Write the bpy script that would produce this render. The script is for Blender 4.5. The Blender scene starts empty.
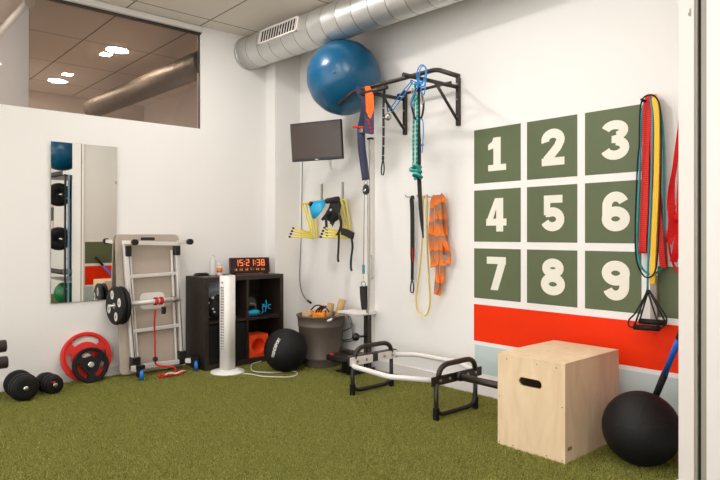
import bpy, math, random
import numpy as np
from mathutils import Vector, Matrix
random.seed(7); rng = np.random.default_rng(7)
C = bpy.context.scene.collection
PI = math.pi
# ------------------------------------------------------------------ camera numbers
F_PX, TH, EYE, HOR = 611.0, math.radians(41.4), 1.43, 234.0
SN, CS = math.sin(TH), math.cos(TH)
def ray(px, py):
    a = (px-360)/F_PX
    return (SN+a*CS, CS-a*SN, -(py-HOR)/F_PX)
def PX(px, py, x):
    d = ray(px, py); t = x/d[0]; return (x, d[1]*t, EYE+d[2]*t)
def PY(px, py, y):
    d = ray(px, py); t = y/d[1]; return (d[0]*t, y, EYE+d[2]*t)
# room numbers
WX, WY, CZ = 4.39, 6.28, 3.745
PYW = 1.34            # partition face
# ------------------------------------------------------------------ materials
def s2l(c):
    return tuple(((v/255)/12.92 if v/255 <= .04045 else ((v/255+.055)/1.055)**2.4) for v in c)
MATS = {}
def mat(name, rgb, rough=.5, metal=0, spread=0, scale=20, bump=0, bscale=60, emit=0, emitc=None, alpha=None, coat=0, spec=.5):
    if name in MATS: return MATS[name]
    m = bpy.data.materials.new(name); m.use_nodes = True
    nt = m.node_tree; b = nt.nodes['Principled BSDF']
    col = s2l(rgb)
    b.inputs['Base Color'].default_value = (*col, 1)
    b.inputs['Roughness'].default_value = rough; b.inputs['Metallic'].default_value = metal
    b.inputs['Specular IOR Level'].default_value = spec
    if coat: b.inputs['Coat Weight'].default_value = coat
    tc = nt.nodes.new('ShaderNodeTexCoord')
    if spread:
        n = nt.nodes.new('ShaderNodeTexNoise'); n.inputs['Scale'].default_value = scale; n.inputs['Detail'].default_value = 4
        nt.links.new(tc.outputs['Object'], n.inputs['Vector'])
        mx = nt.nodes.new('ShaderNodeMix'); mx.data_type = 'RGBA'
        mx.inputs['A'].default_value = (*[v*(1-spread) for v in col], 1)
        mx.inputs['B'].default_value = (*[min(1, v*(1+spread)) for v in col], 1)
        nt.links.new(n.outputs['Fac'], mx.inputs['Factor']); nt.links.new(mx.outputs['Result'], b.inputs['Base Color'])
    if bump:
        n2 = nt.nodes.new('ShaderNodeTexNoise'); n2.inputs['Scale'].default_value = bscale; n2.inputs['Detail'].default_value = 3
        nt.links.new(tc.outputs['Object'], n2.inputs['Vector'])
        bp = nt.nodes.new('ShaderNodeBump'); bp.inputs['Strength'].default_value = bump; bp.inputs['Distance'].default_value = .01
        nt.links.new(n2.outputs['Fac'], bp.inputs['Height']); nt.links.new(bp.outputs['Normal'], b.inputs['Normal'])
    if emit:
        b.inputs['Emission Color'].default_value = (*s2l(emitc or rgb), 1); b.inputs['Emission Strength'].default_value = emit
    if alpha is not None: b.inputs['Alpha'].default_value = alpha
    MATS[name] = m; return m

def banded(name, a, b_, axis, freq, duty=.5, rough=.7, soft=.08):
    """stripes across one object axis (woven bands, turned grooves)"""
    m = bpy.data.materials.new(name); m.use_nodes = True; nt = m.node_tree; b = nt.nodes['Principled BSDF']
    b.inputs['Roughness'].default_value = rough
    tc = nt.nodes.new('ShaderNodeTexCoord'); sp = nt.nodes.new('ShaderNodeSeparateXYZ')
    nt.links.new(tc.outputs['Object'], sp.inputs[0])
    n = nt.nodes.new('ShaderNodeTexNoise'); n.inputs['Scale'].default_value = 9
    nt.links.new(tc.outputs['Object'], n.inputs['Vector'])
    mu = nt.nodes.new('ShaderNodeMath'); mu.operation = 'MULTIPLY_ADD'; mu.inputs[1].default_value = freq
    nt.links.new(sp.outputs[axis], mu.inputs[0]); nt.links.new(n.outputs['Fac'], mu.inputs[2])
    fr = nt.nodes.new('ShaderNodeMath'); fr.operation = 'FRACT'; nt.links.new(mu.outputs[0], fr.inputs[0])
    mr = nt.nodes.new('ShaderNodeMapRange'); mr.inputs['From Min'].default_value = duty-soft; mr.inputs['From Max'].default_value = duty+soft
    nt.links.new(fr.outputs[0], mr.inputs['Value'])
    mx = nt.nodes.new('ShaderNodeMix'); mx.data_type = 'RGBA'
    mx.inputs['A'].default_value = (*s2l(a), 1); mx.inputs['B'].default_value = (*s2l(b_), 1)
    nt.links.new(mr.outputs[0], mx.inputs['Factor']); nt.links.new(mx.outputs['Result'], b.inputs['Base Color'])
    return m

def wood(name, a, b_, axis_scale, rough=.55):
    m = bpy.data.materials.new(name); m.use_nodes = True; nt = m.node_tree; b = nt.nodes['Principled BSDF']
    b.inputs['Roughness'].default_value = rough
    tc = nt.nodes.new('ShaderNodeTexCoord'); mp = nt.nodes.new('ShaderNodeMapping'); mp.inputs['Scale'].default_value = axis_scale
    nt.links.new(tc.outputs['Object'], mp.inputs['Vector'])
    n = nt.nodes.new('ShaderNodeTexNoise'); n.inputs['Scale'].default_value = 3; n.inputs['Detail'].default_value = 6; n.inputs['Distortion'].default_value = 1.2
    nt.links.new(mp.outputs[0], n.inputs['Vector'])
    r = nt.nodes.new('ShaderNodeValToRGB'); r.color_ramp.elements[0].position = .3; r.color_ramp.elements[1].position = .7
    r.color_ramp.elements[0].color = (*s2l(a), 1); r.color_ramp.elements[1].color = (*s2l(b_), 1)
    nt.links.new(n.outputs['Fac'], r.inputs['Fac']); nt.links.new(r.outputs['Color'], b.inputs['Base Color'])
    return m

def tile_ceiling(name, rgb, seam, sx, sy, ox, oy):
    m = bpy.data.materials.new(name); m.use_nodes = True; nt = m.node_tree; b = nt.nodes['Principled BSDF']
    b.inputs['Roughness'].default_value = .9
    tc = nt.nodes.new('ShaderNodeTexCoord'); sp = nt.nodes.new('ShaderNodeSeparateXYZ'); nt.links.new(tc.outputs['Object'], sp.inputs[0])
    outs = []
    for ax, s, o in ((0, sx, ox), (1, sy, oy)):
        ad = nt.nodes.new('ShaderNodeMath'); ad.operation = 'SUBTRACT'; ad.inputs[1].default_value = o-20*s
        nt.links.new(sp.outputs[ax], ad.inputs[0])
        md = nt.nodes.new('ShaderNodeMath'); md.operation = 'MODULO'; md.inputs[1].default_value = s; nt.links.new(ad.outputs[0], md.inputs[0])
        lt = nt.nodes.new('ShaderNodeMath'); lt.operation = 'LESS_THAN'; lt.inputs[1].default_value = .016; nt.links.new(md.outputs[0], lt.inputs[0])
        outs.append(lt)
    mxx = nt.nodes.new('ShaderNodeMath'); mxx.operation = 'MAXIMUM'
    nt.links.new(outs[0].outputs[0], mxx.inputs[0]); nt.links.new(outs[1].outputs[0], mxx.inputs[1])
    mx = nt.nodes.new('ShaderNodeMix'); mx.data_type = 'RGBA'
    mx.inputs['A'].default_value = (*s2l(rgb), 1); mx.inputs['B'].default_value = (*s2l(seam), 1)
    nt.links.new(mxx.outputs[0], mx.inputs['Factor']); nt.links.new(mx.outputs['Result'], b.inputs['Base Color'])
    return m

M = {}
M['wall'] = mat('wall_paint', (232, 229, 225), .75, spread=.015, scale=3, bump=.03, bscale=180)
M['white'] = mat('white_paint', (224, 219, 215), .45)
M['trim'] = mat('trim_paint', (220, 213, 207), .5)
M['greytrim'] = mat('grey_trim', (150, 143, 128), .5)
M['gapseam'] = mat('black_gap_seam', (12, 11, 10), .7)
M['ceil'] = tile_ceiling('ceiling_tiles', (222, 213, 200), (120, 110, 96), .815, 1.22, 3.15, 6.02)
M['ceil2'] = tile_ceiling('dim_ceiling_tiles', (216, 205, 195), (128, 116, 106), .815, 1.22, 3.15, 6.42)
M['brown'] = mat('brown_wall', (200, 189, 180), .8)
M['soil'] = mat('turf_backing', (92, 92, 34), .95, spread=.4, scale=60)
M['green'] = mat('mural_green', (88, 98, 66), .6, spread=.06, scale=6)
M['red'] = mat('mural_red', (234, 50, 4), .6, spread=.06, scale=5, spec=.15)
M['lblue'] = mat('mural_pale_blue', (190, 205, 204), .6, spread=.03, scale=6)
M['num'] = mat('numeral_white', (228, 224, 210), .6)
M['black'] = mat('black_rubber', (17, 15, 15), .62, spread=.15, scale=30, bump=.1, bscale=250, spec=.3)
M['blackp'] = mat('black_paint', (20, 18, 17), .4)
M['bronze'] = mat('dark_steel_paint', (44, 35, 30), .4, metal=.1)
M['chrome'] = mat('chrome', (200, 198, 192), .22, metal=1)
M['steel'] = mat('brushed_steel', (168, 166, 160), .35, metal=1)
M['alu'] = mat('aluminium', (222, 219, 213), .42, metal=.35)
M['duct'] = mat('galvanised_duct', (206, 205, 202), .42, metal=.8, spread=.08, scale=5, bump=.05, bscale=8)
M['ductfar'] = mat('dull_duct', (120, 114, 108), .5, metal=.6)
M['ductseam'] = mat('duct_seam', (120, 118, 114), .4, metal=.9)
M['gymblue'] = mat('gym_ball_blue', (10, 82, 118), .3, spread=.15, scale=3, bump=.02, bscale=40)
M['gymgreen'] = mat('gym_ball_green', (10, 110, 60), .35)
M['redplate'] = mat('red_rubber', (206, 26, 16), .42)
M['blackwood'] = wood('black_brown_veneer', (34, 25, 21), (48, 36, 30), (2, 2, 14), .4)
M['ply'] = wood('birch_plywood', (216, 187, 150), (229, 206, 172), (3.2, 3.2, .7), .5)
M['plyedge'] = wood('plywood_edge', (196, 158, 110), (216, 182, 136), (.5, .5, 40), .6)
M['dark'] = mat('dark_hole', (26, 19, 15), .9)
M['fan'] = mat('white_plastic', (232, 230, 224), .35)
M['fangrille'] = mat('grey_grille', (120, 118, 114), .5)
M['orange'] = mat('orange_foam', (238, 70, 10), .7)
M['orangefab'] = mat('orange_fabric', (240, 96, 14), .8)
M['navy'] = mat('navy_webbing', (48, 50, 74), .8)
M['blackweb'] = mat('black_webbing', (34, 31, 30), .85)
M['cyan'] = mat('cyan_plastic', (20, 160, 205), .4)
M['bluecord'] = mat('blue_cord', (28, 130, 196), .6)
M['teal'] = banded('teal_rope', (14, 122, 110), (88, 178, 166), 2, 26, .62, .8, .15)
M['tealtube'] = mat('teal_tube', (6, 138, 146), .45)
M['yellow'] = mat('yellow_plastic', (232, 214, 92), .5)
M['yellowband'] = mat('yellow_band', (228, 180, 20), .5)
M['paleyellow'] = mat('pale_yellow_band', (230, 205, 130), .6)
M['tiedye'] = banded('striped_band', (238, 120, 30), (150, 112, 92), 2, 7, .5, .85, .3)
M['redrope'] = banded('red_rope', (220, 32, 18), (160, 14, 10), 2, 70, .6, .7, .1)
M['redweb'] = mat('red_webbing', (190, 10, 12), .6, spec=.2)
M['bucket'] = mat('grey_brown_plastic', (94, 84, 74), .5, spread=.05, scale=10)
M['cork'] = mat('cork', (196, 160, 112), .85, spread=.1, scale=60)
M['board'] = mat('grey_board', (172, 158, 144), .6, spread=.1, scale=6)
M['screen'] = mat('screen_glass', (66, 54, 48), .22)
M['bezel'] = mat('screen_bezel', (22, 20, 20), .35)
M['cloth'] = mat('clock_case', (64, 18, 14), .4)
M['led'] = mat('clock_digits', (255, 120, 40), .5, emit=.75, emitc=(255, 120, 60))
M['led2'] = mat('clock_small_digits', (255, 150, 50), .5, emit=.7, emitc=(255, 150, 60))
M['lamp'] = mat('lamp_diffuser', (255, 246, 232), .5, emit=84, emitc=(255, 250, 247))
M['spot'] = mat('downlight_face', (255, 240, 220), .5, emit=52, emitc=(255, 236, 214))
M['cordw'] = mat('white_cord', (224, 218, 204), .5)
M['greycable'] = mat('grey_cable', (120, 116, 110), .5)
M['bluestick'] = mat('blue_grip', (20, 92, 190), .4)
M['bluewheel'] = mat('blue_wheel', (18, 110, 190), .4)
M['blind'] = mat('blind_fabric', (176, 178, 180), .8)
M['paleblue'] = mat('pale_blue_paint', (130, 180, 220), .5)
M['greybox'] = mat('grey_blue_box', (150, 164, 176), .6)
M['lavender'] = mat('lavender_white', (206, 206, 216), .6)
M['whiteprint'] = mat('white_print', (214, 210, 204), .6)
M['bottle'] = mat('clear_bottle', (225, 222, 216), .2, alpha=.55)
M['pot'] = mat('orange_label', (222, 120, 50), .5)
M['brownpad'] = mat('brown_black_foam', (48, 34, 32), .6)

mm = bpy.data.materials.new('mirror_glass'); mm.use_nodes = True
b = mm.node_tree.nodes['Principled BSDF']; b.inputs['Base Color'].default_value = (.83, .82, .78, 1); b.inputs['Metallic'].default_value = 1; b.inputs['Roughness'].default_value = .01
M['mirror'] = mm
g = bpy.data.materials.new('tinted_glass'); g.use_nodes = True; nt = g.node_tree; nt.nodes.clear()
out = nt.nodes.new('ShaderNodeOutputMaterial'); tr = nt.nodes.new('ShaderNodeBsdfTransparent'); tr.inputs[0].default_value = (.86, .825, .795, 1)
gl = nt.nodes.new('ShaderNodeBsdfGlossy'); gl.inputs['Roughness'].default_value = .02
fr = nt.nodes.new('ShaderNodeFresnel'); fr.inputs['IOR'].default_value = 1.4
mx = nt.nodes.new('ShaderNodeMixShader'); nt.links.new(fr.outputs[0], mx.inputs[0]); nt.links.new(tr.outputs[0], mx.inputs[1]); nt.links.new(gl.outputs[0], mx.inputs[2]); nt.links.new(mx.outputs[0], out.inputs[0])
M['glass'] = g
# turf blades
t = bpy.data.materials.new('turf_blades'); t.use_nodes = True; nt = t.node_tree; b = nt.nodes['Principled BSDF']; b.inputs['Roughness'].default_value = .6
tc = nt.nodes.new('ShaderNodeTexCoord'); n = nt.nodes.new('ShaderNodeTexNoise'); n.inputs['Scale'].default_value = 140; n.inputs['Detail'].default_value = 1
nt.links.new(tc.outputs['Object'], n.inputs['Vector'])
r = nt.nodes.new('ShaderNodeValToRGB'); r.color_ramp.elements[0].position = .3; r.color_ramp.elements[1].position = .72
r.color_ramp.elements[0].color = (*s2l((102, 104, 38)), 1); r.color_ramp.elements[1].color = (*s2l((176, 172, 84)), 1)
nt.links.new(n.outputs['Fac'], r.inputs['Fac']); nt.links.new(r.outputs['Color'], b.inputs['Base Color'])
M['blades'] = t
# ------------------------------------------------------------------ mesh building
class MB:
    def __init__(s): s.v = []; s.f = []; s.sm = []
    def add(s, vs, fs, smooth=False):
        o = len(s.v); s.v += [tuple(p) for p in vs]; s.f += [tuple(i+o for i in f) for f in fs]; s.sm += [smooth]*len(fs); return s
    def box(s, x0, x1, y0, y1, z0, z1, bev=0, mtx=None):
        if bev <= 0:
            vs = [(x, y, z) for z in (z0, z1) for y in (y0, y1) for x in (x0, x1)]
            fs = [(0, 2, 3, 1), (4, 5, 7, 6), (0, 1, 5, 4), (2, 6, 7, 3), (0, 4, 6, 2), (1, 3, 7, 5)]
        else:   # chamfered box: hull of 24 points
            vs = []; idx = {}
            for sx, x in ((-1, x0), (1, x1)):
                for sy, y in ((-1, y0), (1, y1)):
                    for sz, z in ((-1, z0), (1, z1)):
                        for ax in range(3):
                            p = [x-sx*bev, y-sy*bev, z-sz*bev]; p[ax] = (x, y, z)[ax]
                            idx[(sx, sy, sz, ax)] = len(vs); vs.append(tuple(p))
            fs = []
            for ax in range(3):
                o1, o2 = [k for k in range(3) if k != ax]
                for sg in (-1, 1):
                    q = []
                    for a, b in ((-1, -1), (1, -1), (1, 1), (-1, 1)):
                        k = [0, 0, 0]; k[ax] = sg; k[o1] = a; k[o2] = b; q.append(idx[(*k, ax)])
                    if (sg > 0) == (ax == 1): q.reverse()
                    fs.append(tuple(q))
            for ax in range(3):           # edges along ax
                o1, o2 = [k for k in range(3) if k != ax]
                for a in (-1, 1):
                    for b in (-1, 1):
                        k0 = [0]*3; k0[ax] = -1; k0[o1] = a; k0[o2] = b; k1 = list(k0); k1[ax] = 1
                        fs.append((idx[(*k0, o1)], idx[(*k1, o1)], idx[(*k1, o2)], idx[(*k0, o2)]))
            for sx in (-1, 1):
                for sy in (-1, 1):
                    for sz in (-1, 1): fs.append(tuple(idx[(sx, sy, sz, a)] for a in range(3)))
        if mtx is not None: vs = [tuple(mtx @ Vector(p)) for p in vs]
        return s.add(vs, fs)
    def prism(s, poly, axis, a, b_, mtx=None, smooth=False):
        """polygon (2-D) swept along axis from a to b_"""
        def p3(u, v, w): return {'x': (w, u, v), 'y': (u, w, v), 'z': (u, v, w)}[axis]
        n = len(poly); vs = [p3(u, v, a) for u, v in poly]+[p3(u, v, b_) for u, v in poly]
        if mtx is not None: vs = [tuple(mtx @ Vector(p)) for p in vs]
        s.add(vs, [tuple(range(n))[::-1], tuple(range(n, 2*n))]); o = len(s.v)-2*n
        for i in range(n): s.f.append((o+i, o+(i+1) % n, o+n+(i+1) % n, o+n+i)); s.sm.append(smooth)
        return s
    def tube(s, pts, r, n=10, closed=False, caps=True):
        pts = [Vector(p) for p in pts]; m = len(pts)
        rr = r if isinstance(r, (list, tuple)) else [r]*m
        T = []
        for i in range(m):
            if closed: d = pts[(i+1) % m]-pts[i-1]
            else: d = pts[min(i+1, m-1)]-pts[max(i-1, 0)]
            T.append(d.normalized() if d.length > 1e-9 else Vector((0, 0, 1)))
        up = Vector((0, 0, 1)) if abs(T[0].z) < .9 else Vector((1, 0, 0))
        N = (up-T[0]*up.dot(T[0])).normalized(); vs = []
        for i in range(m):
            if i:
                N = N-T[i]*N.dot(T[i])
                N = N.normalized() if N.length > 1e-6 else T[i].orthogonal().normalized()
            B = T[i].cross(N)
            for k in range(n):
                a = 2*PI*k/n; vs.append(pts[i]+(N*math.cos(a)+B*math.sin(a))*rr[i])
        fs = []
        for i in range(m if closed else m-1):
            j = (i+1) % m
            for k in range(n): fs.append((i*n+k, i*n+(k+1) % n, j*n+(k+1) % n, j*n+k))
        s.add(vs, fs, True)
        if caps and not closed:
            o = len(s.v)-m*n
            s.f.append(tuple(o+k for k in range(n))[::-1]); s.sm.append(False)
            s.f.append(tuple(o+(m-1)*n+k for k in range(n))); s.sm.append(False)
        return s
    def ribbon(s, pts, w, t, side, closed=False):
        """flat strap; side = width direction (vector or list of vectors)"""
        pts = [Vector(p) for p in pts]; m = len(pts); vs = []
        for i in range(m):
            if closed: d = (pts[(i+1) % m]-pts[i-1]).normalized()
            else: d = (pts[min(i+1, m-1)]-pts[max(i-1, 0)]).normalized()
            sd = Vector(side[i] if isinstance(side, list) else side); sd = (sd-d*sd.dot(d)).normalized(); nn = d.cross(sd)
            wi = w[i] if isinstance(w, (list, tuple)) else w
            for a, b in ((-1, -1), (1, -1), (1, 1), (-1, 1)): vs.append(pts[i]+sd*a*wi/2+nn*b*t/2)
        fs = []
        for i in range(m if closed else m-1):
            j = (i+1) % m
            for k in range(4): fs.append((i*4+k, i*4+(k+1) % 4, j*4+(k+1) % 4, j*4+k))
        if not closed: fs += [(3, 2, 1, 0), tuple((m-1)*4+k for k in range(4))]
        return s.add(vs, fs, False)
    def lathe(s, prof, origin=(0, 0, 0), axis=(0, 0, 1), n=32, smooth=True):
        """prof = list of (radius, height along axis)"""
        A = Vector(axis).normalized(); U = A.orthogonal().normalized(); V = A.cross(U); O = Vector(origin)
        vs = []; fs = []
        for r, h in prof:
            for k in range(n):
                a = 2*PI*k/n; vs.append(O+A*h+(U*math.cos(a)+V*math.sin(a))*r)
        for i in range(len(prof)-1):
            for k in range(n): fs.append((i*n+k, i*n+(k+1) % n, (i+1)*n+(k+1) % n, (i+1)*n+k))
        s.add(vs, fs, smooth); o = len(s.v)-len(prof)*n
        if prof[0][0] > 1e-6: s.f.append(tuple(o+k for k in range(n))[::-1]); s.sm.append(False)
        if prof[-1][0] > 1e-6: s.f.append(tuple(o+(len(prof)-1)*n+k for k in range(n))); s.sm.append(False)
        return s
    def ball(s, c, r, nu=40, nv=24, sq=1.0):
        return s.lathe([(max(1e-7, r*math.sin(PI*i/nv)), -r*sq*math.cos(PI*i/nv)) for i in range(nv+1)], c, (0, 0, 1), nu)
    def disc(s, R, thick, slots, hub, rim, origin, axis, up, nt=96, rimr=.86, hubr=.3):
        """weight plate: polar grid with slots [(a0,a1,r0,r1)] in degrees/fractions; thicker hub and rim"""
        A = Vector(axis).normalized(); U = Vector(up); U = (U-A*U.dot(A)).normalized(); V = A.cross(U); O = Vector(origin)
        rs = [.11, .17, hubr*.9, hubr, .36, .42, .5, .6, .7, .78, rimr-.02, rimr+.02, .97, 1.0]
        def half(q): return thick/2*(hub if q <= hubr*.95 else (rim*.9 if q > .985 else (rim if q >= rimr else .62)))
        nr = len(rs); hole = set()
        for i in range(nr-1):
            for k in range(nt):
                a = (k+.5)*360/nt; q = (rs[i]+rs[i+1])/2
                for a0, a1, r0, r1 in slots:
                    d = (a-a0) % 360
                    if d <= (a1-a0) and r0 < q < r1:
                        e = min(d, (a1-a0)-d)              # rounded slot ends
                        if e > 5 or (r0+(r1-r0)*.25 < q < r1-(r1-r0)*.25): hole.add((i, k))
        vs = []
        for sgn in (-1, 1):
            for i in range(nr):
                for k in range(nt):
                    a = 2*PI*k/nt; vs.append(O+A*(sgn*half(rs[i]))+(U*math.cos(a)+V*math.sin(a))*rs[i]*R)
        id_ = lambda sgn, i, k: (0 if sgn < 0 else nr*nt)+i*nt+(k % nt)
        fs = []
        for i in range(nr-1):
            for k in range(nt):
                if (i, k) in hole: continue
                fs.append((id_(1, i, k), id_(1, i+1, k), id_(1, i+1, k+1), id_(1, i, k+1)))
                fs.append((id_(-1, i, k), id_(-1, i, k+1), id_(-1, i+1, k+1), id_(-1, i+1, k)))
                for (di, dk, e0, e1) in ((-1, 0, (i, k), (i, k+1)), (1, 0, (i+1, k), (i+1, k+1)), (0, -1, (i, k), (i+1, k)), (0, 1, (i, k+1), (i+1, k+1))):
                    ni, nk = i+di, (k+dk) % nt
                    if ni < 0 or ni >= nr-1 or (ni, nk) in hole:
                        fs.append((id_(-1, *e0), id_(-1, *e1), id_(1, *e1), id_(1, *e0)))
        return s.add(vs, fs, False)
    def build(s, name, m, parent=None, origin=None):
        me = bpy.data.meshes.new(name); vs = s.v
        o = bpy.data.objects.new(name, me); C.objects.link(o)
        off = Vector((0, 0, 0))
        if parent is not None: off = WORLD.get(parent.name, Vector((0, 0, 0)))
        elif origin is not None: off = Vector(origin); o.location = off
        WORLD[o.name] = off
        if off.length > 0: vs = [tuple(Vector(p)-off) for p in vs]
        me.from_pydata(vs, [], s.f); me.polygons.foreach_set('use_smooth', s.sm); me.materials.append(m); me.update()
        import bmesh
        bm = bmesh.new(); bm.from_mesh(me); bmesh.ops.recalc_face_normals(bm, faces=bm.faces); bm.to_mesh(me); bm.free()
        if parent is not None: o.parent = parent
        return o
WORLD = {}     # where each parent's own origin stands in the room
def thing(name, label, cat, loc, group=None):
    o = bpy.data.objects.new(name, None); C.objects.link(o); o.location = loc; o.empty_display_size = .1
    WORLD[o.name] = Vector(loc); return tag(o, label, cat, group)
def tag(o, label=None, cat=None, group=None, kind=None):
    if label: o['label'] = label
    if cat: o['category'] = cat
    if group: o['group'] = group
    if kind: o['kind'] = kind
    return o
def struct(mb, name, m, parent=None, label=None):
    o = mb.build(name, m, parent)
    if parent is None: o['kind'] = 'structure'
    if label: o['label'] = label
    return o
def smooth(pts, n=8, closed=False):
    """Catmull-Rom through the points"""
    P = [Vector(p) for p in pts]; out = []; m = len(P)
    for i in range(m if closed else m-1):
        p0 = P[i-1] if (closed or i > 0) else P[0]*2-P[1]
        p1, p2 = P[i], P[(i+1) % m]
        p3 = P[(i+2) % m] if (closed or i+2 < m) else P[-1]*2-P[-2]
        for k in range(n):
            t = k/n
            out.append(.5*((2*p1)+(p2-p0)*t+(2*p0-5*p1+4*p2-p3)*t*t+(3*p1-p0-3*p2+p3)*t**3))
    if not closed: out.append(P[-1])
    return out
def fillet(pts, r, n=6, closed=False):
    P = [Vector(p) for p in pts]; m = len(P); out = []
    for i in range(m):
        if not closed and i in (0, m-1): out.append(P[i]); continue
        a, b, c = P[i-1], P[i], P[(i+1) % m]
        d1 = min(r, (a-b).length*.45); d2 = min(r, (c-b).length*.45)
        s, e = b+(a-b).normalized()*d1, b+(c-b).normalized()*d2
        for k in range(n+1):
            t = k/n; out.append(s*(1-t)**2+b*2*t*(1-t)+e*t*t)
    return out
def rrect(x0, x1, y0, y1, r, n=6):
    out = []
    for cx, cy, a0 in ((x1-r, y1-r, 0), (x0+r, y1-r, 90), (x0+r, y0+r, 180), (x1-r, y0+r, 270)):
        for k in range(n+1):
            a = math.radians(a0+90*k/n); out.append((cx+r*math.cos(a), cy+r*math.sin(a)))
    return out
def text_mesh(txt, size, bold=0):
    cu = bpy.data.curves.new('t', 'FONT'); cu.body = txt; cu.size = size; cu.align_x = 'CENTER'; cu.align_y = 'CENTER'; cu.offset = bold; cu.resolution_u = 3
    ob = bpy.data.objects.new('t', cu); C.objects.link(ob)
    bpy.context.view_layer.update()
    me = bpy.data.meshes.new_from_object(ob.evaluated_get(bpy.context.evaluated_depsgraph_get()))
    vs = [tuple(v.co) for v in me.vertices]; fs = [tuple(p.vertices) for p in me.polygons]
    bpy.data.objects.remove(ob); bpy.data.curves.remove(cu); bpy.data.meshes.remove(me)
    return vs, fs
# ------------------------------------------------------------------ THE SETTING
X0, Y0 = -2.6, -3.0
struct(MB().box(X0, 4.6, Y0, 6.4, -.1, 0), 'floor', M['soil'])
# turf blades where the floor is in view
N = 520000
xs = rng.uniform(.3, WX, N); ys = rng.uniform(1.3, WY, N)
fw = SN*xs+CS*ys; la = CS*xs-SN*ys
ok = (np.abs(la/fw) < 370/F_PX+.05) & (EYE*F_PX/fw+HOR < 540)
# keep more where it is near
ok &= rng.uniform(0, 1, N) < np.clip(5.2/fw, .5, 1)
xs, ys = xs[ok], ys[ok]; n = len(xs)
hgt = rng.uniform(.007, .017, n); wd = rng.uniform(.0018, .0034, n); an = rng.uniform(0, 2*PI, n); ln = rng.uniform(0, .010, n); la2 = rng.uniform(0, 2*PI, n)
co = np.zeros((n, 3, 3), np.float32)
co[:, 0, 0] = xs-np.cos(an)*wd; co[:, 0, 1] = ys-np.sin(an)*wd
co[:, 1, 0] = xs+np.cos(an)*wd; co[:, 1, 1] = ys+np.sin(an)*wd
co[:, 2, 0] = np.clip(xs+np.cos(la2)*ln, 0, WX-.015); co[:, 2, 1] = np.clip(ys+np.sin(la2)*ln, 0, WY-.015); co[:, 2, 2] = hgt
me = bpy.data.meshes.new('artificial_turf'); me.vertices.add(3*n); me.loops.add(3*n); me.polygons.add(n)
me.vertices.foreach_set('co', co.ravel()); me.loops.foreach_set('vertex_index', np.arange(3*n, dtype=np.int32))
me.polygons.foreach_set('loop_start', np.arange(0, 3*n, 3, dtype=np.int32)); me.update(calc_edges=True)
me.materials.append(M['blades']); o = bpy.data.objects.new('artificial_turf', me); C.objects.link(o)
tag(o, 'short yellow-green artificial turf covering the whole floor', 'turf', kind='stuff')

struct(MB().box(X0, 4.6, Y0, WY+.1, CZ, CZ+.1), 'ceiling', M['ceil'])
# left wall with the high window
WZ0, WZ1, WXR, WXL = 2.602, 3.672, 3.178, -.6
wl = MB().box(X0, WX+.2, WY, WY+.1, 0, WZ0).box(X0, WX+.2, WY, WY+.1, WZ1, CZ).box(WXR, WX+.2, WY, WY+.1, WZ0, WZ1).box(X0, WXL, WY, WY+.1, WZ0, WZ1)
struct(wl, 'wall_left', M['wall'])
struct(MB().box(4.03, WX, 6.09, WY, 0, CZ), 'wall_corner', M['wall'])
win = tag(MB().box(WXL, WXR, WY+.045, WY+.053, WZ0, WZ1).build('window_1', M['glass']), kind='structure')
wf = MB().box(WXR-.007, WXR, WY+.035, WY+.06, WZ0, WZ1).box(WXL, WXR, WY-.004, WY+.06, WZ1-.014, WZ1)
wf.build('window_frame', M['bronze'], win)
struct(MB().box(WXL, WXR+.01, WY-.03, WY-.001, WZ1+.004, WZ1+.05), 'trim_1', M['trim'])
struct(MB().box(X0, 4.03, WY-.012, WY, 0, .098), 'baseboard_left', M['white'])
struct(MB().box(WX-.012, WX, PYW, 6.09, 0, .11), 'baseboard_right', M['white'])
wr = struct(MB().box(WX, WX+.15, PYW-.13, WY+.1, 0, CZ), 'wall_right', M['wall'])
# painted mural: squares with numbers, stripes
YC = [3.432, 2.885, 2.372]; SQ = [.487, .45, .43]
ZR = [(1.878, 2.357), (1.362, 1.818), (.86, 1.302)]
def arc(cx, cy, rx, ry, a0, a1, n=18):
    return [(cx+rx*math.cos(math.radians(a0+(a1-a0)*k/n)), cy+ry*math.sin(math.radians(a0+(a1-a0)*k/n))) for k in range(n+1)]
def strip(path, w):
    out = []; m = len(path)
    for i in range(m):
        x0, y0 = path[max(i-1, 0)]; x1, y1 = path[min(i+1, m-1)]; d = math.hypot(x1-x0, y1-y0) or 1
        nx, ny = -(y1-y0)/d, (x1-x0)/d; wi = w if not callable(w) else w(i/(m-1))
        out.append(((path[i][0]+nx*wi/2, path[i][1]+ny*wi/2), (path[i][0]-nx*wi/2, path[i][1]-ny*wi/2)))
    return [[out[i][0], out[i+1][0], out[i+1][1], out[i][1]] for i in range(m-1)]
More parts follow.
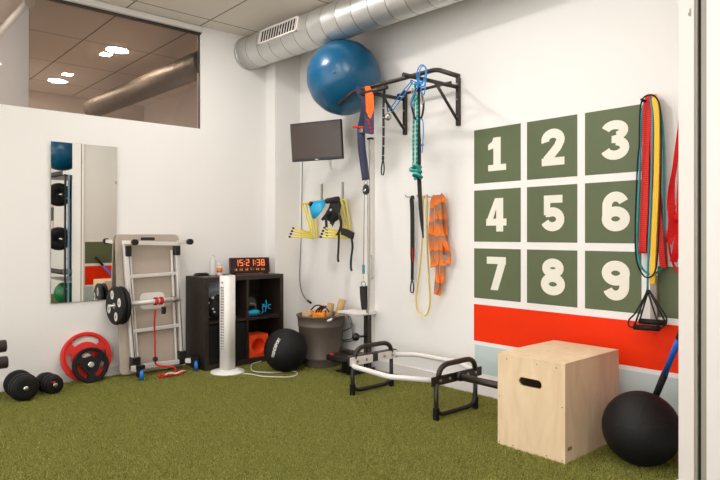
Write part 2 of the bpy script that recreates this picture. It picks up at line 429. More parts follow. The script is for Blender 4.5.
def digit(d):
    q = []; W = .34
    if d == 1: q += [[(.36, 0), (.72, 0), (.72, 1.35), (.36, 1.35)], [(.1, 0), (.98, 0), (.98, .25), (.1, .25)], [(.1, .86), (.36, .92), (.36, 1.35), (.3, 1.2), (.1, 1.08)], [(.36, 1.2), (.36, 1.35), (.5, 1.35)]]
    if d == 2: q += strip(arc(.5, .95, .32, .25, 195, -30)+[(.7, .68), (.45, .42), (.22, .2)], W)+[[(.03, 0), (.98, 0), (.98, .29), (.03, .29)]]
    if d == 3: q += strip(arc(.46, 1.0, .33, .2, 165, -75), .31)+strip(arc(.47, .4, .35, .25, 80, -165), .32)+[[(.36, .58), (.62, .55), (.62, .86), (.36, .82)]]
    if d == 4: q += [[(.5, 0), (.84, 0), (.84, 1.35), (.5, 1.35)], [(.0, .24), (1.0, .24), (1.0, .52), (.0, .52)], [(.0, .4), (.3, .4), (.66, 1.35), (.44, 1.35)]]
    if d == 5: q += [[(.12, 1.06), (.9, 1.06), (.9, 1.35), (.12, 1.35)], [(.12, .6), (.38, .66), (.4, 1.2), (.12, 1.2)]]+strip([(.2, .7)]+arc(.48, .45, .33, .28, 115, -160), W)
    if d == 6: q += strip(arc(.5, .42, .33, .26, 0, 367, 28), W)+strip([(.19, .45), (.19, .75)]+arc(.5, .86, .31, .33, 170, 25), W)
    if d == 7: q += [[(.03, 1.06), (.97, 1.06), (.97, 1.35), (.03, 1.35)], [(.22, 0), (.58, 0), (.97, 1.12), (.6, 1.12)]]
    if d == 8: q += strip(arc(.5, 1.0, .29, .2, 0, 367, 28), .32)+strip(arc(.5, .4, .34, .25, 0, 367, 28), .33)
    if d == 9: q += [[(1-x, 1.35-y) for x, y in p] for p in digit(6)]
    return q
for k in range(9):
    r, c = divmod(k, 3); ya = YC[c]; yb = ya-SQ[c]; z0, z1 = ZR[r]
    sq = struct(MB().box(WX-.001, WX, yb, ya, z0, z1), 'painted_square', M['green'], wr, f'dark green painted square with a white number {k+1}')
    nb = MB(); w_, s_ = .212, .214; ym = (ya+yb)/2+w_/2+(.004, -.014, -.026)[c]; zm = (z0+z1)/2-1.35*s_/2+.006
    for i_, poly in enumerate(digit(k+1)):
        nb.prism([(ym-u*w_, zm+v*s_) for u, v in poly], 'x', WX-.0018-.00003*i_, WX-.0008)
    nb.build('numeral', M['num'], sq)
struct(MB().box(WX-.001, WX, PYW, 1.83, .85, 1.205), 'painted_square', M['green'], wr, 'dark green painted square half hidden behind the door frame, no number')
struct(MB().box(WX-.001, WX, PYW, 3.434, .476, .804), 'red_stripe', M['red'], wr, 'wide bright red painted stripe')
struct(MB().box(WX-.001, WX, PYW, 3.424, .194, .442), 'blue_stripe', M['lblue'], wr, 'pale blue painted stripe above the baseboard')
struct(MB().box(X0, 4.6, Y0-.1, Y0, 0, CZ), 'wall_back', M['wall'])  # unseen back wall, added to cut world light on the left wall
# the partition the photograph is taken past: door frame, black strip for the dark gap, white return wall
wp = struct(MB().box(3.515, WX, 1.255, PYW, 0, CZ), 'wall_entry', M['wall'])
for nm, z0, z1, mk, lb in (('green_stripe', .85, 1.23, 'green', 'dark green painted band'), ('red_stripe', .476, .804, 'red', 'red painted band'), ('blue_stripe', .194, .442, 'lblue', 'pale blue painted band')):
    struct(MB().box(3.53, WX-.002, PYW, PYW+.001, z0, z1), nm, M[mk], wp, lb)
dj = struct(MB().box(3.5, 3.515, 1.27, 1.345, 0, CZ).box(3.505, 3.53, 1.335, 1.35, 0, CZ), 'door_1', M['trim'])
dj['label'] = 'white door frame at the right edge'
MB().box(3.49, 3.512, 1.268, 1.36, 0, .09, .004).build('plinth_block', M['white'], dj)
MB().box(3.506, 3.52, 1.2555, 1.271, 0, CZ).build('frame_moulding', M['greytrim'], dj)
MB().box(3.497, 3.5005, 1.285, 1.292, 2.60, 2.64).box(3.497, 3.5005, 1.292, 1.298, 2.605, 2.62).build('latch_plate', M['greytrim'], dj)
struct(MB().box(3.517, 3.6, 1.235, 1.2555, 0, CZ), 'trim_2', M['gapseam'])  # black strip painted in for the shade of the open gap
struct(MB().box(3.503, 3.6, 1.208, 1.235, 0, CZ), 'trim_3', M['greytrim'])
struct(MB().box(3.5, 3.6, .75, 1.208, 0, CZ), 'wall_return', M['white'])
struct(MB().box(3.95, 4.05, Y0, .75, 0, CZ).box(3.6, 4.05, .75, .85, 0, CZ), 'wall_store', M['wall'])
# ------------------------------------------------------------------ the room beyond the window
struct(MB().box(X0, WX+.1, WY+.1, 10.9, CZ, CZ+.1), 'ceiling_beyond', M['ceil2'])
struct(MB().box(X0, WX+.1, 10.9, 11.0, 0, CZ), 'wall_beyond', M['brown'])
struct(MB().box(WX, WX+.1, WY+.1, 10.9, 0, CZ), 'wall_beyond_side', M['brown'])
struct(MB().box(X0, WX+.1, WY+.1, 10.9, -.1, 0), 'floor_beyond', M['brown'])
bl = thing('roller_blind', 'white roller blind seen through the high window at the left edge', 'blind', (1.48, 7.2, 2.6))
MB().box(1.475, 1.481, 6.42, 8.9, 2.63, 3.58).build('fabric', M['blind'], bl)
MB().tube([(1.48, 6.40, 3.63), (1.48, 8.92, 3.63)], .05, 18).build('roller', M['alu'], bl)
MB().box(1.46, 1.5, 6.41, 8.91, 2.605, 2.632).build('bottom_rail', M['white'], bl)
for (x, y, z), lb in zip(((2.76, 7.75, CZ), (2.66, 9.9, CZ)), ('nearer round downlight beyond the high window', 'farther round downlight beyond the high window')):
    d = thing('downlight', lb, 'ceiling light', (x, y, z), 'downlights beyond the window')
    MB().lathe([(.125, -.012), (.125, 0)], (x, y, z), (0, 0, 1), 28).build('trim_ring', M['white'], d)
    MB().lathe([(.11, -.016), (.11, -.012)], (x, y, z), (0, 0, 1), 28).build('lamp_face', M['spot'], d)
for x, y in ((.3, 7.4), (.3, 9.6)):  # unseen lamps added to brighten the room behind the glass
    d = thing('downlight', 'added fill downlight in the room beyond the window, out of view', 'ceiling light', (x, y, CZ), 'added fill lights beyond the window, out of view')
    MB().lathe([(.125, -.012), (.125, 0)], (x, y, CZ), (0, 0, 1), 28).build('trim_ring', M['white'], d)
    MB().lathe([(.11, -.016), (.11, -.012)], (x, y, CZ), (0, 0, 1), 28).build('lamp_face', M['spot'], d)
for (x, y), lb in zip(((2.745, 8.05), (2.67, 9.42)), ('small square light by the nearer round downlight beyond the window', 'small square light by the farther round downlight beyond the window')):
    d = thing('square_downlight', lb, 'ceiling light', (x, y, CZ), 'square lights beyond the window')
    MB().box(x-.075, x+.075, y-.075, y+.075, CZ-.008, CZ-.001).build('housing', M['white'], d)
    MB().box(x-.06, x+.06, y-.06, y+.06, CZ-.012, CZ-.008).build('lamp_face', M['spot'], d)
# ------------------------------------------------------------------ ducts
def duct(name, label, a, b_, r, seams, grille=None, pm='duct'):
    A, B = Vector(a), Vector(b_); d = (B-A).normalized(); L = (B-A).length
    t = thing(name, label, 'air duct', a)
    prof = [(r, 0)]; s = .0
    while s < L-.1:
        s += seams; prof += [(r, s-.012), (r*1.005, s-.006), (r*1.005, s+.006), (r, s+.012)]
    prof.append((r, L))
    MB().lathe(prof, A, d, 48).build('pipe', M[pm], t)
    s = seams
    while s < L-.05:
        MB().lathe([(r*1.008, s-.0035), (r*1.008, s+.0035)], A, d, 48).build('seam', M['ductseam'], t); s += seams
    MB().lathe([(r*1.035, .0), (r*1.035, .035)], A, d, 48).build('end_collar', M[pm], t)
    if grille:
        g0, g1, ang = grille
        U = d.cross(Vector((0, 0, 1))).normalized(); 
        if U.x > 0: U = -U
        Wv = U*math.cos(ang)-Vector((0, 0, 1))*math.sin(ang)*(-1); T = d.cross(Wv)
        m = Matrix((( d.x, T.x, Wv.x, A.x), (d.y, T.y, Wv.y, A.y), (d.z, T.z, Wv.z, A.z), (0, 0, 0, 1)))
        fr_ = MB(); h = .085
        for z0, z1, u0, u1 in ((-h, -h+.02, g0, g1), (h-.02, h, g0, g1), (-h, h, g0, g0+.025), (-h, h, g1-.025, g1)):
            fr_.box(u0, u1, z0, z1, r*.86, r*1.04, 0, m)
        gf = fr_.build('grille', M['trim'], t)
        sl = MB(); k = g0+.03
        while k < g1-.03: sl.box(k, k+.012, -h+.02, h-.02, r*.95, r*1.02, 0, m); k += .046
        sl.build('grille_blade', M['trim'], gf)
        MB().box(g0+.02, g1-.02, -h+.015, h-.015, r*.86, r*1.0, 0, m).build('grille_backing', M['dark'], gf)
    return t
duct('air_duct', 'large silver spiral duct under the ceiling above the blue ball', (3.775, 6.279, 3.552), (3.775+.057*7.2, 6.28-7.2, 3.552), .185, .215, (.48, 1.16, math.radians(12)))
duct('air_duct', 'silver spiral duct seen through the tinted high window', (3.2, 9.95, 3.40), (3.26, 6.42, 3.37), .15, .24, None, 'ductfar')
# ------------------------------------------------------------------ ceiling lights (first two read from window reflections, the rest added as unseen fill)
for i, (x, y) in enumerate([(2.79, 4.9), (2.67, 2.75), (2.64, -.3), (1.7, 3.2), (1.0, .8), (-1.0, 3.0), (-1.0, .4)]):
    labs = ['round ceiling downlight nearest the room corner, just above the photo', 'round ceiling downlight in the middle of the right row, out of view'] + ['added ceiling fill light above the room, out of view']*6
    d = thing('downlight', labs[i], 'ceiling light', (x, y, CZ), 'downlights over the gym floor')
    MB().lathe([(.15, -.012), (.15, -.0005)], (x, y, CZ), (0, 0, 1), 32).build('trim_ring', M['white'], d)
    MB().lathe([(.13, -.018), (.13, -.012)], (x, y, CZ), (0, 0, 1), 32).build('lamp_face', M['lamp'], d)
# ------------------------------------------------------------------ left wall: mirror
mr = thing('wall_mirror', 'tall frameless mirror hung on the left white wall', 'mirror', (1.93, WY, .773))
mR = Matrix.Translation((2.238, WY-.003, .773)) @ Matrix.Rotation(math.radians(.42), 4, 'Z') @ Matrix.Rotation(math.radians(.36), 4, 'X')
MB().box(-.611, 0, -.010, -.0005, 0, 1.533, 0, mR).build('mirror_backing', M['bezel'], mr)
MB().box(-.611, 0, -.0115, -.0101, 0, 1.533, 0, mR).build('mirror_glass', M['mirror'], mr)
MB().box(-.014, .002, -.017, -.0116, 1.16, 1.19, 0, mR).build('clip', M['chrome'], mr)
# ------------------------------------------------------------------ gym ball, pull-up rack
BC = Vector((3.992, 4.78, 3.02)); BR = .376
gb = thing('exercise_ball', 'large glossy blue exercise ball on top of the pull-up rack under the duct', 'exercise ball', BC-Vector((0, 0, BR)))
bm_ = MB(); prof = []
for i in range(61):
    a = PI*i/60; rr = BR*(1+.004*math.cos(14*a)*(1 if .25 < a/PI < .75 else 0)); prof.append((max(1e-7, rr*math.sin(a)), -rr*math.cos(a)))
bm_.lathe(prof, BC, (-.25, .3, .9), 64); bm_.build('ball_skin', M['gymblue'], gb)
vd = (Vector((-.80, -.58, -.1))).normalized()
MB().lathe([(.016, BR-.006), (.016, BR+.002), (.008, BR+.003)], BC, vd, 16).build('valve', M['gymblue'], gb)
RX, RZ, RYR, RYL = 3.85, 2.803, 3.60, 4.28
pr_ = thing('pull_up_rack', 'dark steel pull-up rack bolted high on the right wall', 'pull-up rack', (WX, 3.94, 2.42))
MB().tube(fillet([(3.80, 4.63, 2.70), (RX, 4.47, RZ), (RX, 3.40, RZ), (3.90, 3.20, 2.715)], .05), .0195, 14).build('pull_up_bar', M['bronze'], pr_)
for y in (RYR, RYL):
    u = MB().box(WX-.035, WX-.0015, y-.02, y+.02, 2.42, 2.86, .004).build('wall_upright', M['bronze'], pr_)
    for z in (2.5, 2.66, 2.8): MB().lathe([(.011, 0), (.011, .006), (.005, .009)], (WX-.035, y, z), (-1, 0, 0), 10).build('bolt', M['steel'], u)
    e_ = 3.66 if y == RYR else RX-.03
    a_ = MB().tube([(WX-.035, y, 2.772), (e_, y, 2.766)], .018, 14).build('support_arm', M['bronze'], pr_)
    MB().lathe([(.0195, 0), (.0195, .012)], (e_+.01, y, 2.766), (-1, 0, 0), 14).build('end_cap', M['blackp'], a_)
    MB().tube([(WX-.03, y, 2.47), (4.06, y, 2.765)], .014, 12).build('diagonal_brace', M['bronze'], pr_)
MB().tube([PX(361, 94, 3.80), PX(387, 87.3, 3.80)], .019, 14).build('grip_handle', M['bronze'], pr_)
MB().tube([(4.27, RYR, 2.80), (4.27, RYL, 2.80)], .014, 12).build('cross_rail', M['bronze'], pr_)
# ------------------------------------------------------------------ things hung on the rack
def px_path(pts, x): return [PX(a, b, x+(c if len(p) > 2 else 0)) for p in pts for a, b, c in [(p[0], p[1], p[2] if len(p) > 2 else 0)]]
SIDE = Vector((SN*0+CS, -SN, 0))    # width direction of straps that face the room corner
# navy and orange strap, left end of the bar
ns = thing('suspension_strap', 'navy hanging strap with an orange flag and red handle on the pull-up bar', 'strap', PX(366, 90, 3.80))
MB().ribbon(smooth([(3.88, 4.34, 2.79), (3.85, 4.345, 2.822), (3.818, 4.34, 2.79)]+[PX(a, b, 3.80) for a, b in ((365, 100), (364, 115), (361.5, 128), (361.5, 145), (364, 165), (366, 180))], 5), .074, .006, SIDE).build('webbing', M['navy'], ns)
MB().ribbon(smooth([PX(a, b, 3.79) for a, b in ((360, 133), (362, 150), (363, 165), (365, 178))], 5), .035, .012, SIDE).build('folded_webbing', M['navy'], ns)
fl = MB(); fp = [(365, 86), (370, 86), (373.5, 95), (374, 110), (370.5, 119), (366, 112)]
P0 = [PX(a, b, 3.785) for a, b in fp]; P1 = [PX(a, b, 3.80) for a, b in fp]; n6 = len(fp)
fl.add(P0+P1, [tuple(range(n6)), tuple(range(n6, 2*n6))[::-1]]+[(i, (i+1) % n6, n6+(i+1) % n6, n6+i) for i in range(n6)])
fl.build('orange_flag', M['orangefab'], ns)
fp = [(364.5, 112), (370.5, 119), (374, 110), (374, 134), (371, 134.5), (364, 133)]
P0 = [PX(a, b, 3.786) for a, b in fp]; P1 = [PX(a, b, 3.801) for a, b in fp]
fl = MB(); fl.add(P0+P1, [tuple(range(n6)), tuple(range(n6, 2*n6))[::-1]]+[(i, (i+1) % n6, n6+(i+1) % n6, n6+i) for i in range(n6)])
fl.build('navy_flag', M['navy'], ns)
fl = MB()
for k in range(4): fl.ribbon([PX(367+k*1.2, 119+k*3.6, 3.783), PX(369.2+k*1.2, 121.5+k*3.6, 3.783)], .017, .002, SIDE)
fl.build('red_mark', M['redweb'], ns)
MB().tube([PX(353, 127, 3.77), PX(364, 127.5, 3.80)], .012, 12).build('handle', M['redplate'], ns)
MB().box(*[v for p in zip(Vector(PX(361, 131, 3.79))-Vector((.012, .03, .02)), Vector(PX(361, 131, 3.79))+Vector((.012, .03, .02))) for v in p], .004).build('buckle', M['steel'], ns)
# pulley with cable and black hand strap below
pu = thing('cable_pulley', 'small black pulley with a thin cable and black hand strap below the navy strap', 'pulley', PX(366, 190, 3.80))
c0 = Vector(PX(366, 190, 3.80))
MB().tube(smooth([c0+Vector((0, .0, .095)), c0+Vector((0, .02, .07)), c0+Vector((0, 0, .045)), c0+Vector((0, -.02, .07))], 5, True), .004, 8, True).build('carabiner', M['steel'], pu)
MB().prism([(c0.y+a*1.0, c0.z+b) for a, b in ((-.03, -.03), (-.036, .0), (-.022, .04), (0, .055), (.022, .04), (.036, 0), (.03, -.03), (0, -.045))], 'x', c0.x-.012, c0.x+.012).build('pulley_case', M['blackp'], pu)
MB().lathe([(.016, 0), (.016, .006), (.006, .009)], c0+Vector((-.012, 0, -.005)), (-1, 0, 0), 18).build('wheel_pin', M['chrome'], pu)
ca = MB(); p1 = Vector(PX(363.5, 265, 3.80))
ca.tube([c0+Vector((0, .022, -.02)), p1], .0035, 6); p1b = Vector(PX(368.2, 320, 3.86)); ca.tube([c0+Vector((0, -.022, -.02)), p1b], .0035, 6)
ca.build('cable', M['greycable'], pu)
kn = MB()
for k in range(7): 
    q = p1+Vector((0, 0, -.004-k*.012)); kn.tube(smooth([q+Vector((.01*math.cos(a), .012*math.sin(a), .004*math.sin(2*a))) for a in (0, PI/2, PI, 1.5*PI)], 4, True), .005, 6, True)
kn.build('knot', M['tealtube'], pu)
q0 = Vector(PX(363.5, 276, 3.80)); MB().tube([p1+Vector((0, 0, -.07)), q0+Vector((0, 0, -.03))], .003, 6).build('cord', M['yellowband'], pu)
ring = Vector(PX(363.5, 284, 3.80)); MB().tube([ring+Vector((0, .03*math.cos(a), .024*math.sin(a))) for a in [2*PI*k/16 for k in range(16)]], .005, 8, True).build('ring', M['steel'], pu)
MB().ribbon(smooth([ring+Vector((-.012, 0, -.02)), Vector(PX(363, 297, 3.785)), Vector(PX(364.5, 309.5, 3.79)), Vector(PX(364.5, 297, 3.81)), ring+Vector((.012, 0, -.02))], 5), .055, .006, SIDE).build('hand_strap', M['blackweb'], pu)
# daisy chain strap with a silver pulley
dc = thing('daisy_chain', 'thin black looped strap with pale stitches hanging from the middle of the pull-up bar', 'strap', PX(384, 95, 3.83))
MB().ribbon(smooth([PX(385.5, 88.2, 3.89), (3.86, PX(385.5, 86, 3.86)[1], 2.828), PX(384.5, 90, 3.82), PX(383.5, 105, 3.83), PX(383.5, 135, 3.83), PX(383, 160, 3.83)], 5), .022, .006, SIDE).build('webbing', M['blackweb'], dc)
MB().ribbon(smooth([PX(a, b, 3.83) for a, b in ((383, 160), (381.5, 168), (381.5, 174), (383.3, 174.5), (384.2, 168))], 5, True), .012, .005, Vector((1, 0, 0)), True).build('end_loop', M['blackweb'], dc)
st = MB()
for k in range(6): st.ribbon([PX(382.4, 108+k*9.5, 3.822), PX(384.6, 108+k*9.5, 3.822)], .006, .001, (0, 0, 1))
st.build('stitch', M['whiteprint'], dc)
bp = thing('block_pulley', 'round silver pulley held by blue cords under the pull-up bar', 'pulley', PX(388, 117, 3.95))
c1 = Vector(PX(388, 117, 3.93)); vdir = (Vector((0, 0, EYE))-c1).normalized()
MB().lathe([(.032, -.012), (.034, -.006), (.026, 0), (.034, .006), (.032, .012), (.012, .016)], c1, vdir, 24).build('wheel', M['chrome'], bp)
MB().lathe([(.009, .016), (.009, .02)], c1, vdir, 12).build('axle', M['blackp'], bp)
MB().tube(smooth([Vector(PX(388, 112, 3.93)), Vector(PX(387, 106, 3.95)), Vector(PX(386.5, 99.5, 3.99))], 5), .005, 6).build('hanger', M['blackweb'], bp)
bcz = thing('blue_cord', 'thin blue cord looped around the right grip of the pull-up rack', 'cord', PX(418, 75, 3.80))
k = MB()
for a in ([(411.5, 81), (400, 95), (389, 111)], [(412.5, 82.5), (402, 98), (391, 113)]): k.tube(smooth([PX(x, y, 3.80+.13*i/2) for i, (x, y) in enumerate(a)], 5), .005, 7)
k.build('long_strand', M['bluecord'], bcz)
k = MB()
k.tube(smooth([PX(x, y, 3.78) for x, y in ((417.5, 82), (417, 74), (419, 67), (422.5, 65), (425.5, 68), (425, 76), (422, 84), (419, 80), (420, 70), (423, 66), (426.5, 70), (425.5, 84), (424.5, 93), (422.8, 95), (421, 90), (420.5, 84), (415, 82), (411, 80), (412, 84), (418, 84))], 6), .005, 7)
k.tube(smooth([PX(x, y, 3.775) for x, y in ((419, 80), (417, 89), (413, 97), (411.5, 103), (412, 107))], 6), .005, 7)
k.tube(smooth([PX(x, y, 3.79) for x, y in ((417, 79), (421, 82.5), (425, 80), (424, 86), (418, 86), (417, 83))], 6), .007, 7)
k.tube(smooth([PX(x, y, 3.78) for x, y in ((420.5, 119), (422.5, 120), (423.5, 130), (422.5, 146), (422, 153))], 6), .005, 7)
k.build('loop', M['bluecord'], bcz)
MB().ball(PX(422.4, 145, 3.78), .012, 12, 8).build('knot', M['bluecord'], bcz)
tr_ = thing('knotted_rope', 'teal and white rope hanging from the pull-up rack ending in a fat knot', 'rope', PX(417, 85, 3.80))
k = MB()
for off, x in ((413.4, 3.80), (416.6, 3.79)):
    k.tube(smooth([PX(415.5, 82.2, x+.02), PX(415.2, 90, x), PX(off+.6, 108, x), PX(off, 135, x), PX(off, 165, x)], 6), .0095, 9)
k.build('strand', M['teal'], tr_)
k = MB(); kc = Vector(PX(416.5, 168, 3.795))
k.tube(smooth([kc+Vector(v)*.05 for v in ((0, .7, .6), (-.8, -.2, .5), (-.3, -1, -.1), (.7, .1, .3), (-.2, 1.1, -.1), (-.9, .1, -.5), (0, -.9, -.7), (.8, .3, -.5), (0, .6, -1.2), (-.8, -.5, -1.1), (.3, -.8, -1.6), (.5, .2, -1.5), (-.3, .1, -1.8))], 6), .0155, 9)
k.build('knot', M['teal'], tr_)
bs = thing('pull_strap', 'long black strap hanging from the pull-up rack through the teal knot', 'strap', PX(420, 85, 3.81))
k = MB(); k.ribbon(smooth([PX(420, 82.6, 3.83), PX(418.6, 100, 3.815), PX(419, 140, 3.815), PX(419, 170, 3.815), PX(419.7, 190, 3.815), PX(421, 212, 3.815), PX(423.2, 238, 3.815)], 6), [.026]*12+[.036]*18+[.034, .033, .031, .028, .022, .016, .012], .006, SIDE); k.build('webbing', M['blackweb'], bs)
for e in (((416.5, 88), (412, 100), (411.7, 106), (414.5, 117), (416.8, 120)), ((422, 93), (423.6, 104), (422.5, 114), (420.5, 119))): MB().tube(smooth([PX(x, y, 3.785) for x, y in e], 6), .009, 8).build('side_loop', M['blackweb'], bs)
for e in (((421.5, 95), (423.5, 97), (423.4, 103), (421.6, 104), (420.8, 100)), ((412.5, 88), (414, 91), (413.5, 95), (411.8, 92))):
    MB().tube(smooth([PX(x, y, 3.78) for x, y in e], 5, True), .004, 7, True).build('carabiner', M['steel'], bs)
# ------------------------------------------------------------------ hook rail with three bands
for px, lb in ((412.5, 'steel wall hook holding the narrow black strap'), (424, 'steel wall hook holding the pale yellow loop band'), (434, 'steel wall hook holding the orange and brown band')):
    p = Vector(PX(px, 197, WX)); hr = thing('wall_hook', lb, 'wall hook', p, 'small steel wall hooks')
    MB().tube(fillet([p+Vector((-.0005, 0, 0)), p+Vector((-.09, 0, -.004)), p+Vector((-.1, 0, .02))], .01), .006, 8).build('prong', M['steel'], hr)
    MB().lathe([(.018, 0), (.016, .006)], p+Vector((-.0005, 0, 0)), (-1, 0, 0), 14).build('back_plate', M['steel'], hr)
xs_ = WX-.05
ab = thing('ankle_strap', 'narrow black strap with a carabiner on the first of the wall hooks', 'strap', PX(412, 198, xs_))
ph = Vector(PX(412.5, 196, xs_))
MB().ribbon(smooth([ph+Vector((.012, .0, -.03)), ph+Vector((.0, 0, .002)), ph+Vector((-.012, 0, -.03)), Vector(PX(412.3, 215, xs_-.01)), Vector(PX(412.4, 250, xs_-.005)), Vector(PX(412.2, 280, xs_))], 5), [.03]*10+[.05]*12+[.036]*4, .006, (0, 1, 0)).build('webbing', M['blackweb'], ab)
MB().ribbon([PX(412.6, 248, xs_-.013), PX(412.6, 262, xs_-.011)], .013, .002, (0, 1, 0)).build('red_mark', M['redweb'], ab)
q = [PX(x, y, xs_) for x, y in ((412, 280), (410.6, 287), (411, 292), (413.2, 292), (413.6, 286))]
MB().tube(smooth(q, 6, True), .0065, 8, True).build('carabiner', M['blackp'], ab)
yb = thing('loop_band', 'long thin pale yellow resistance band hanging in a loop from the wall hooks', 'resistance band', PX(425, 198, xs_))
p = [PX(x, y, xs_) for x, y in ((425.2, 195.5), (423.2, 199), (422.6, 230), (420.2, 265), (416.5, 293), (416.5, 305), (419, 313), (423.5, 316.5), (428, 312), (430, 300), (429, 280), (427, 240), (427, 205), (426.6, 197))]
MB().ribbon(smooth(p, 6, True), .022, .006, Vector((1, 0, 0)), True).build('band', M['paleyellow'], yb)
tb_ = thing('striped_band', 'wide orange and brown striped fabric band folded over the last wall hook', 'fabric band', PX(436, 197, xs_))
k = MB()
for x, pts, w in ((WX-.065, ((435.5, 195.5), (432.5, 205), (431.2, 230), (432, 255), (433.5, 267)), .058), (WX-.08, ((437, 195), (436.5, 205), (436.4, 235), (437, 265), (437, 285), (435, 294)), .05), (WX-.062, ((440, 195), (443.8, 203), (445, 228), (444.5, 255)), .055), (WX-.085, ((439, 196), (440, 215), (444, 240), (449.5, 252), (448, 263), (443, 266)), .045), (WX-.07, ((437, 200), (440.5, 240), (442, 270), (441, 285), (437.5, 295)), .05)):
    k.ribbon(smooth([PX(a, b, x-.012*math.sin(1.7*i)) for i, (a, b) in enumerate(pts)], 7), w, .007, [Vector((.35*math.sin(i*.5), -1, .0)) for i in range(7*(len(pts)-1)+1)])
k.build('fabric', M['tiedye'], tb_)
# ------------------------------------------------------------------ hooks with yellow hurdles, cone, harness
hk = []
for px, z1, lb in ((322.3, 184, 'left of the two thin grey wall hooks carrying the yellow hurdles'), (343.2, 182, 'right of the two thin grey wall hooks carrying the yellow hurdles')):
    p = Vector(PX(px, 205, WX)); zt = PX(px, z1, WX)[2]
    h_ = thing('wall_hook', lb, 'wall hook', p, 'hurdle wall hooks')
    MB().box(WX-.014, WX-.0005, p.y-.013, p.y+.013, p.z-.02, zt).build('back_bar', M['steel'], h_)
    MB().tube(fillet([(WX-.008, p.y, p.z), (WX-.17, p.y, p.z-.01), (WX-.18, p.y, p.z+.03)], .015), .008, 8).build('prong', M['steel'], h_)
    hk.append(p)
yl = [5.97, 5.94, 5.91, 5.88]
for k in range(4):
    dy = .034*k; xx = WX-.15+.026*k; zt = 1.792+.006*k; yA, yB = 5.84-dy, 5.24-dy
    zf = 1.445-.02*k
    h_ = thing('agility_hurdle', ['outermost yellow hurdle of the bunch hung on the wall hooks', 'third yellow hurdle from the wall in the hung bunch', 'second yellow hurdle from the wall in the hung bunch', 'yellow plastic hurdle hung nearest the wall'][k], 'hurdle', (xx, (yA+yB)/2, zt), 'yellow hurdles on the wall hooks')
    tips = [Vector((xx-.19-.045*k, yA-.10+dy*.9, zf+.05-.012*k)), Vector((xx-.21-.045*k, yB-.10+dy*.9, zf+.05-.012*k))]
    MB().tube(fillet([tips[0], (xx+.03, yA-.13+dy*.7, zf), (xx, yA, zt), (xx, yB, zt), (xx+.03, yB-.13+dy*.7, zf), tips[1]], .05), .0108, 10).build('frame_tube', M['yellow'], h_)
    for tp, y in zip(tips, (yA, yB)):
        d = (tp-Vector((xx+.03, y-.13+dy*.7, zf))).normalized(); MB().tube([tp-d*.004, tp+d*.014], .0122, 10).build('end_cap', M['blackp'], h_)
cn = thing('marker_cone', 'cyan plastic disc cone hung over the yellow hurdles', 'cone', PX(318, 208, 4.1))
cc = Vector(PX(316.2, 207.5, 4.05)); ax = (Vector((-.66, .22, .42))).normalized()
MB().lathe([(.122, 0), (.123, .007), (.092, .05), (.042, .105), (.036, .105), (.085, .044), (.115, 0)], cc-ax*.04, ax, 32).build('cone_body', M['cyan'], cn)
MB().tube([cc+ax*.06, cc+ax*.09], .026, 12).build('neck', M['blackp'], cn)
hs = thing('harness', 'crumpled black harness draped on the yellow hurdles with a dangling strap', 'harness', PX(334, 205, 4.15))
k = MB(); hx = 4.14
poly = [(321, 219), (325, 214), (329, 207), (331, 199), (340, 199.5), (341, 206), (340, 213), (338, 220), (335, 222), (332.5, 227), (330, 222), (326, 219), (322.5, 221)]
cpt = Vector(PX(333, 211, hx-.07)); rim_ = [Vector(PX(a, b, hx-.02)) for a, b in poly]; bk = [Vector(PX(a, b, hx+.02)) for a, b in poly]; mid = [(r_*.5+cpt*.5)+Vector((-.03*math.sin(i*2.3), 0, .01*math.cos(i*1.7))) for i, r_ in enumerate(rim_)]
nn = len(poly); vs = [cpt]+mid+rim_+bk
fs = [(0, 1+i, 1+(i+1) % nn) for i in range(nn)]+[(1+i, 1+nn+i, 1+nn+(i+1) % nn, 1+(i+1) % nn) for i in range(nn)]+[(1+nn+i, 1+2*nn+i, 1+2*nn+(i+1) % nn, 1+nn+(i+1) % nn) for i in range(nn)]+[tuple(1+2*nn+i for i in range(nn))[::-1]]
k.add(vs, fs, True); k.build('padded_body', M['blackweb'], hs)
MB().tube([PX(327, 201, hx-.05), PX(338, 199, hx-.05)], .03, 12).build('top_roll', M['blackweb'], hs)
k = MB()
for pts in (((326, 216), (326.5, 228), (327, 238)), ((338, 212), (341, 222), (340.5, 228), (338, 234), (336, 235)), ((331, 224), (331.5, 222), (333, 224))): k.ribbon(smooth([PX(a, b, hx-.06) for a, b in pts], 6), .028, .006, SIDE)
k.build('loose_strap', M['blackweb'], hs)
MB().lathe([(.012, 0), (.014, .006), (.006, .008)], PX(330.8, 210, hx-.09), (-.8, -.6, 0), 14).build('ring', M['steel'], hs)
bt = thing('buckle_belt', 'black belt slung over the feet of the yellow hurdles with two hanging tails', 'belt', PX(347, 235, 4.08))
k = MB(); k.ribbon(smooth([PX(a, b, 4.05) for a, b in ((342, 231.5), (346, 232.5), (353, 236))], 6), .07, .03, (0, 0, 1)); k.build('pad', M['blackweb'], bt)
k = MB(); k.ribbon(smooth([PX(a, b, 4.05) for a, b in ((351.5, 237), (352.5, 247), (351, 260), (351, 268), (351.8, 271))], 6), .022, .006, SIDE)
k.ribbon(smooth([PX(a, b, 4.06) for a, b in ((339, 233), (338.6, 245), (338, 258), (338.6, 262))], 6), .022, .006, SIDE); k.build('tail', M['blackweb'], bt)
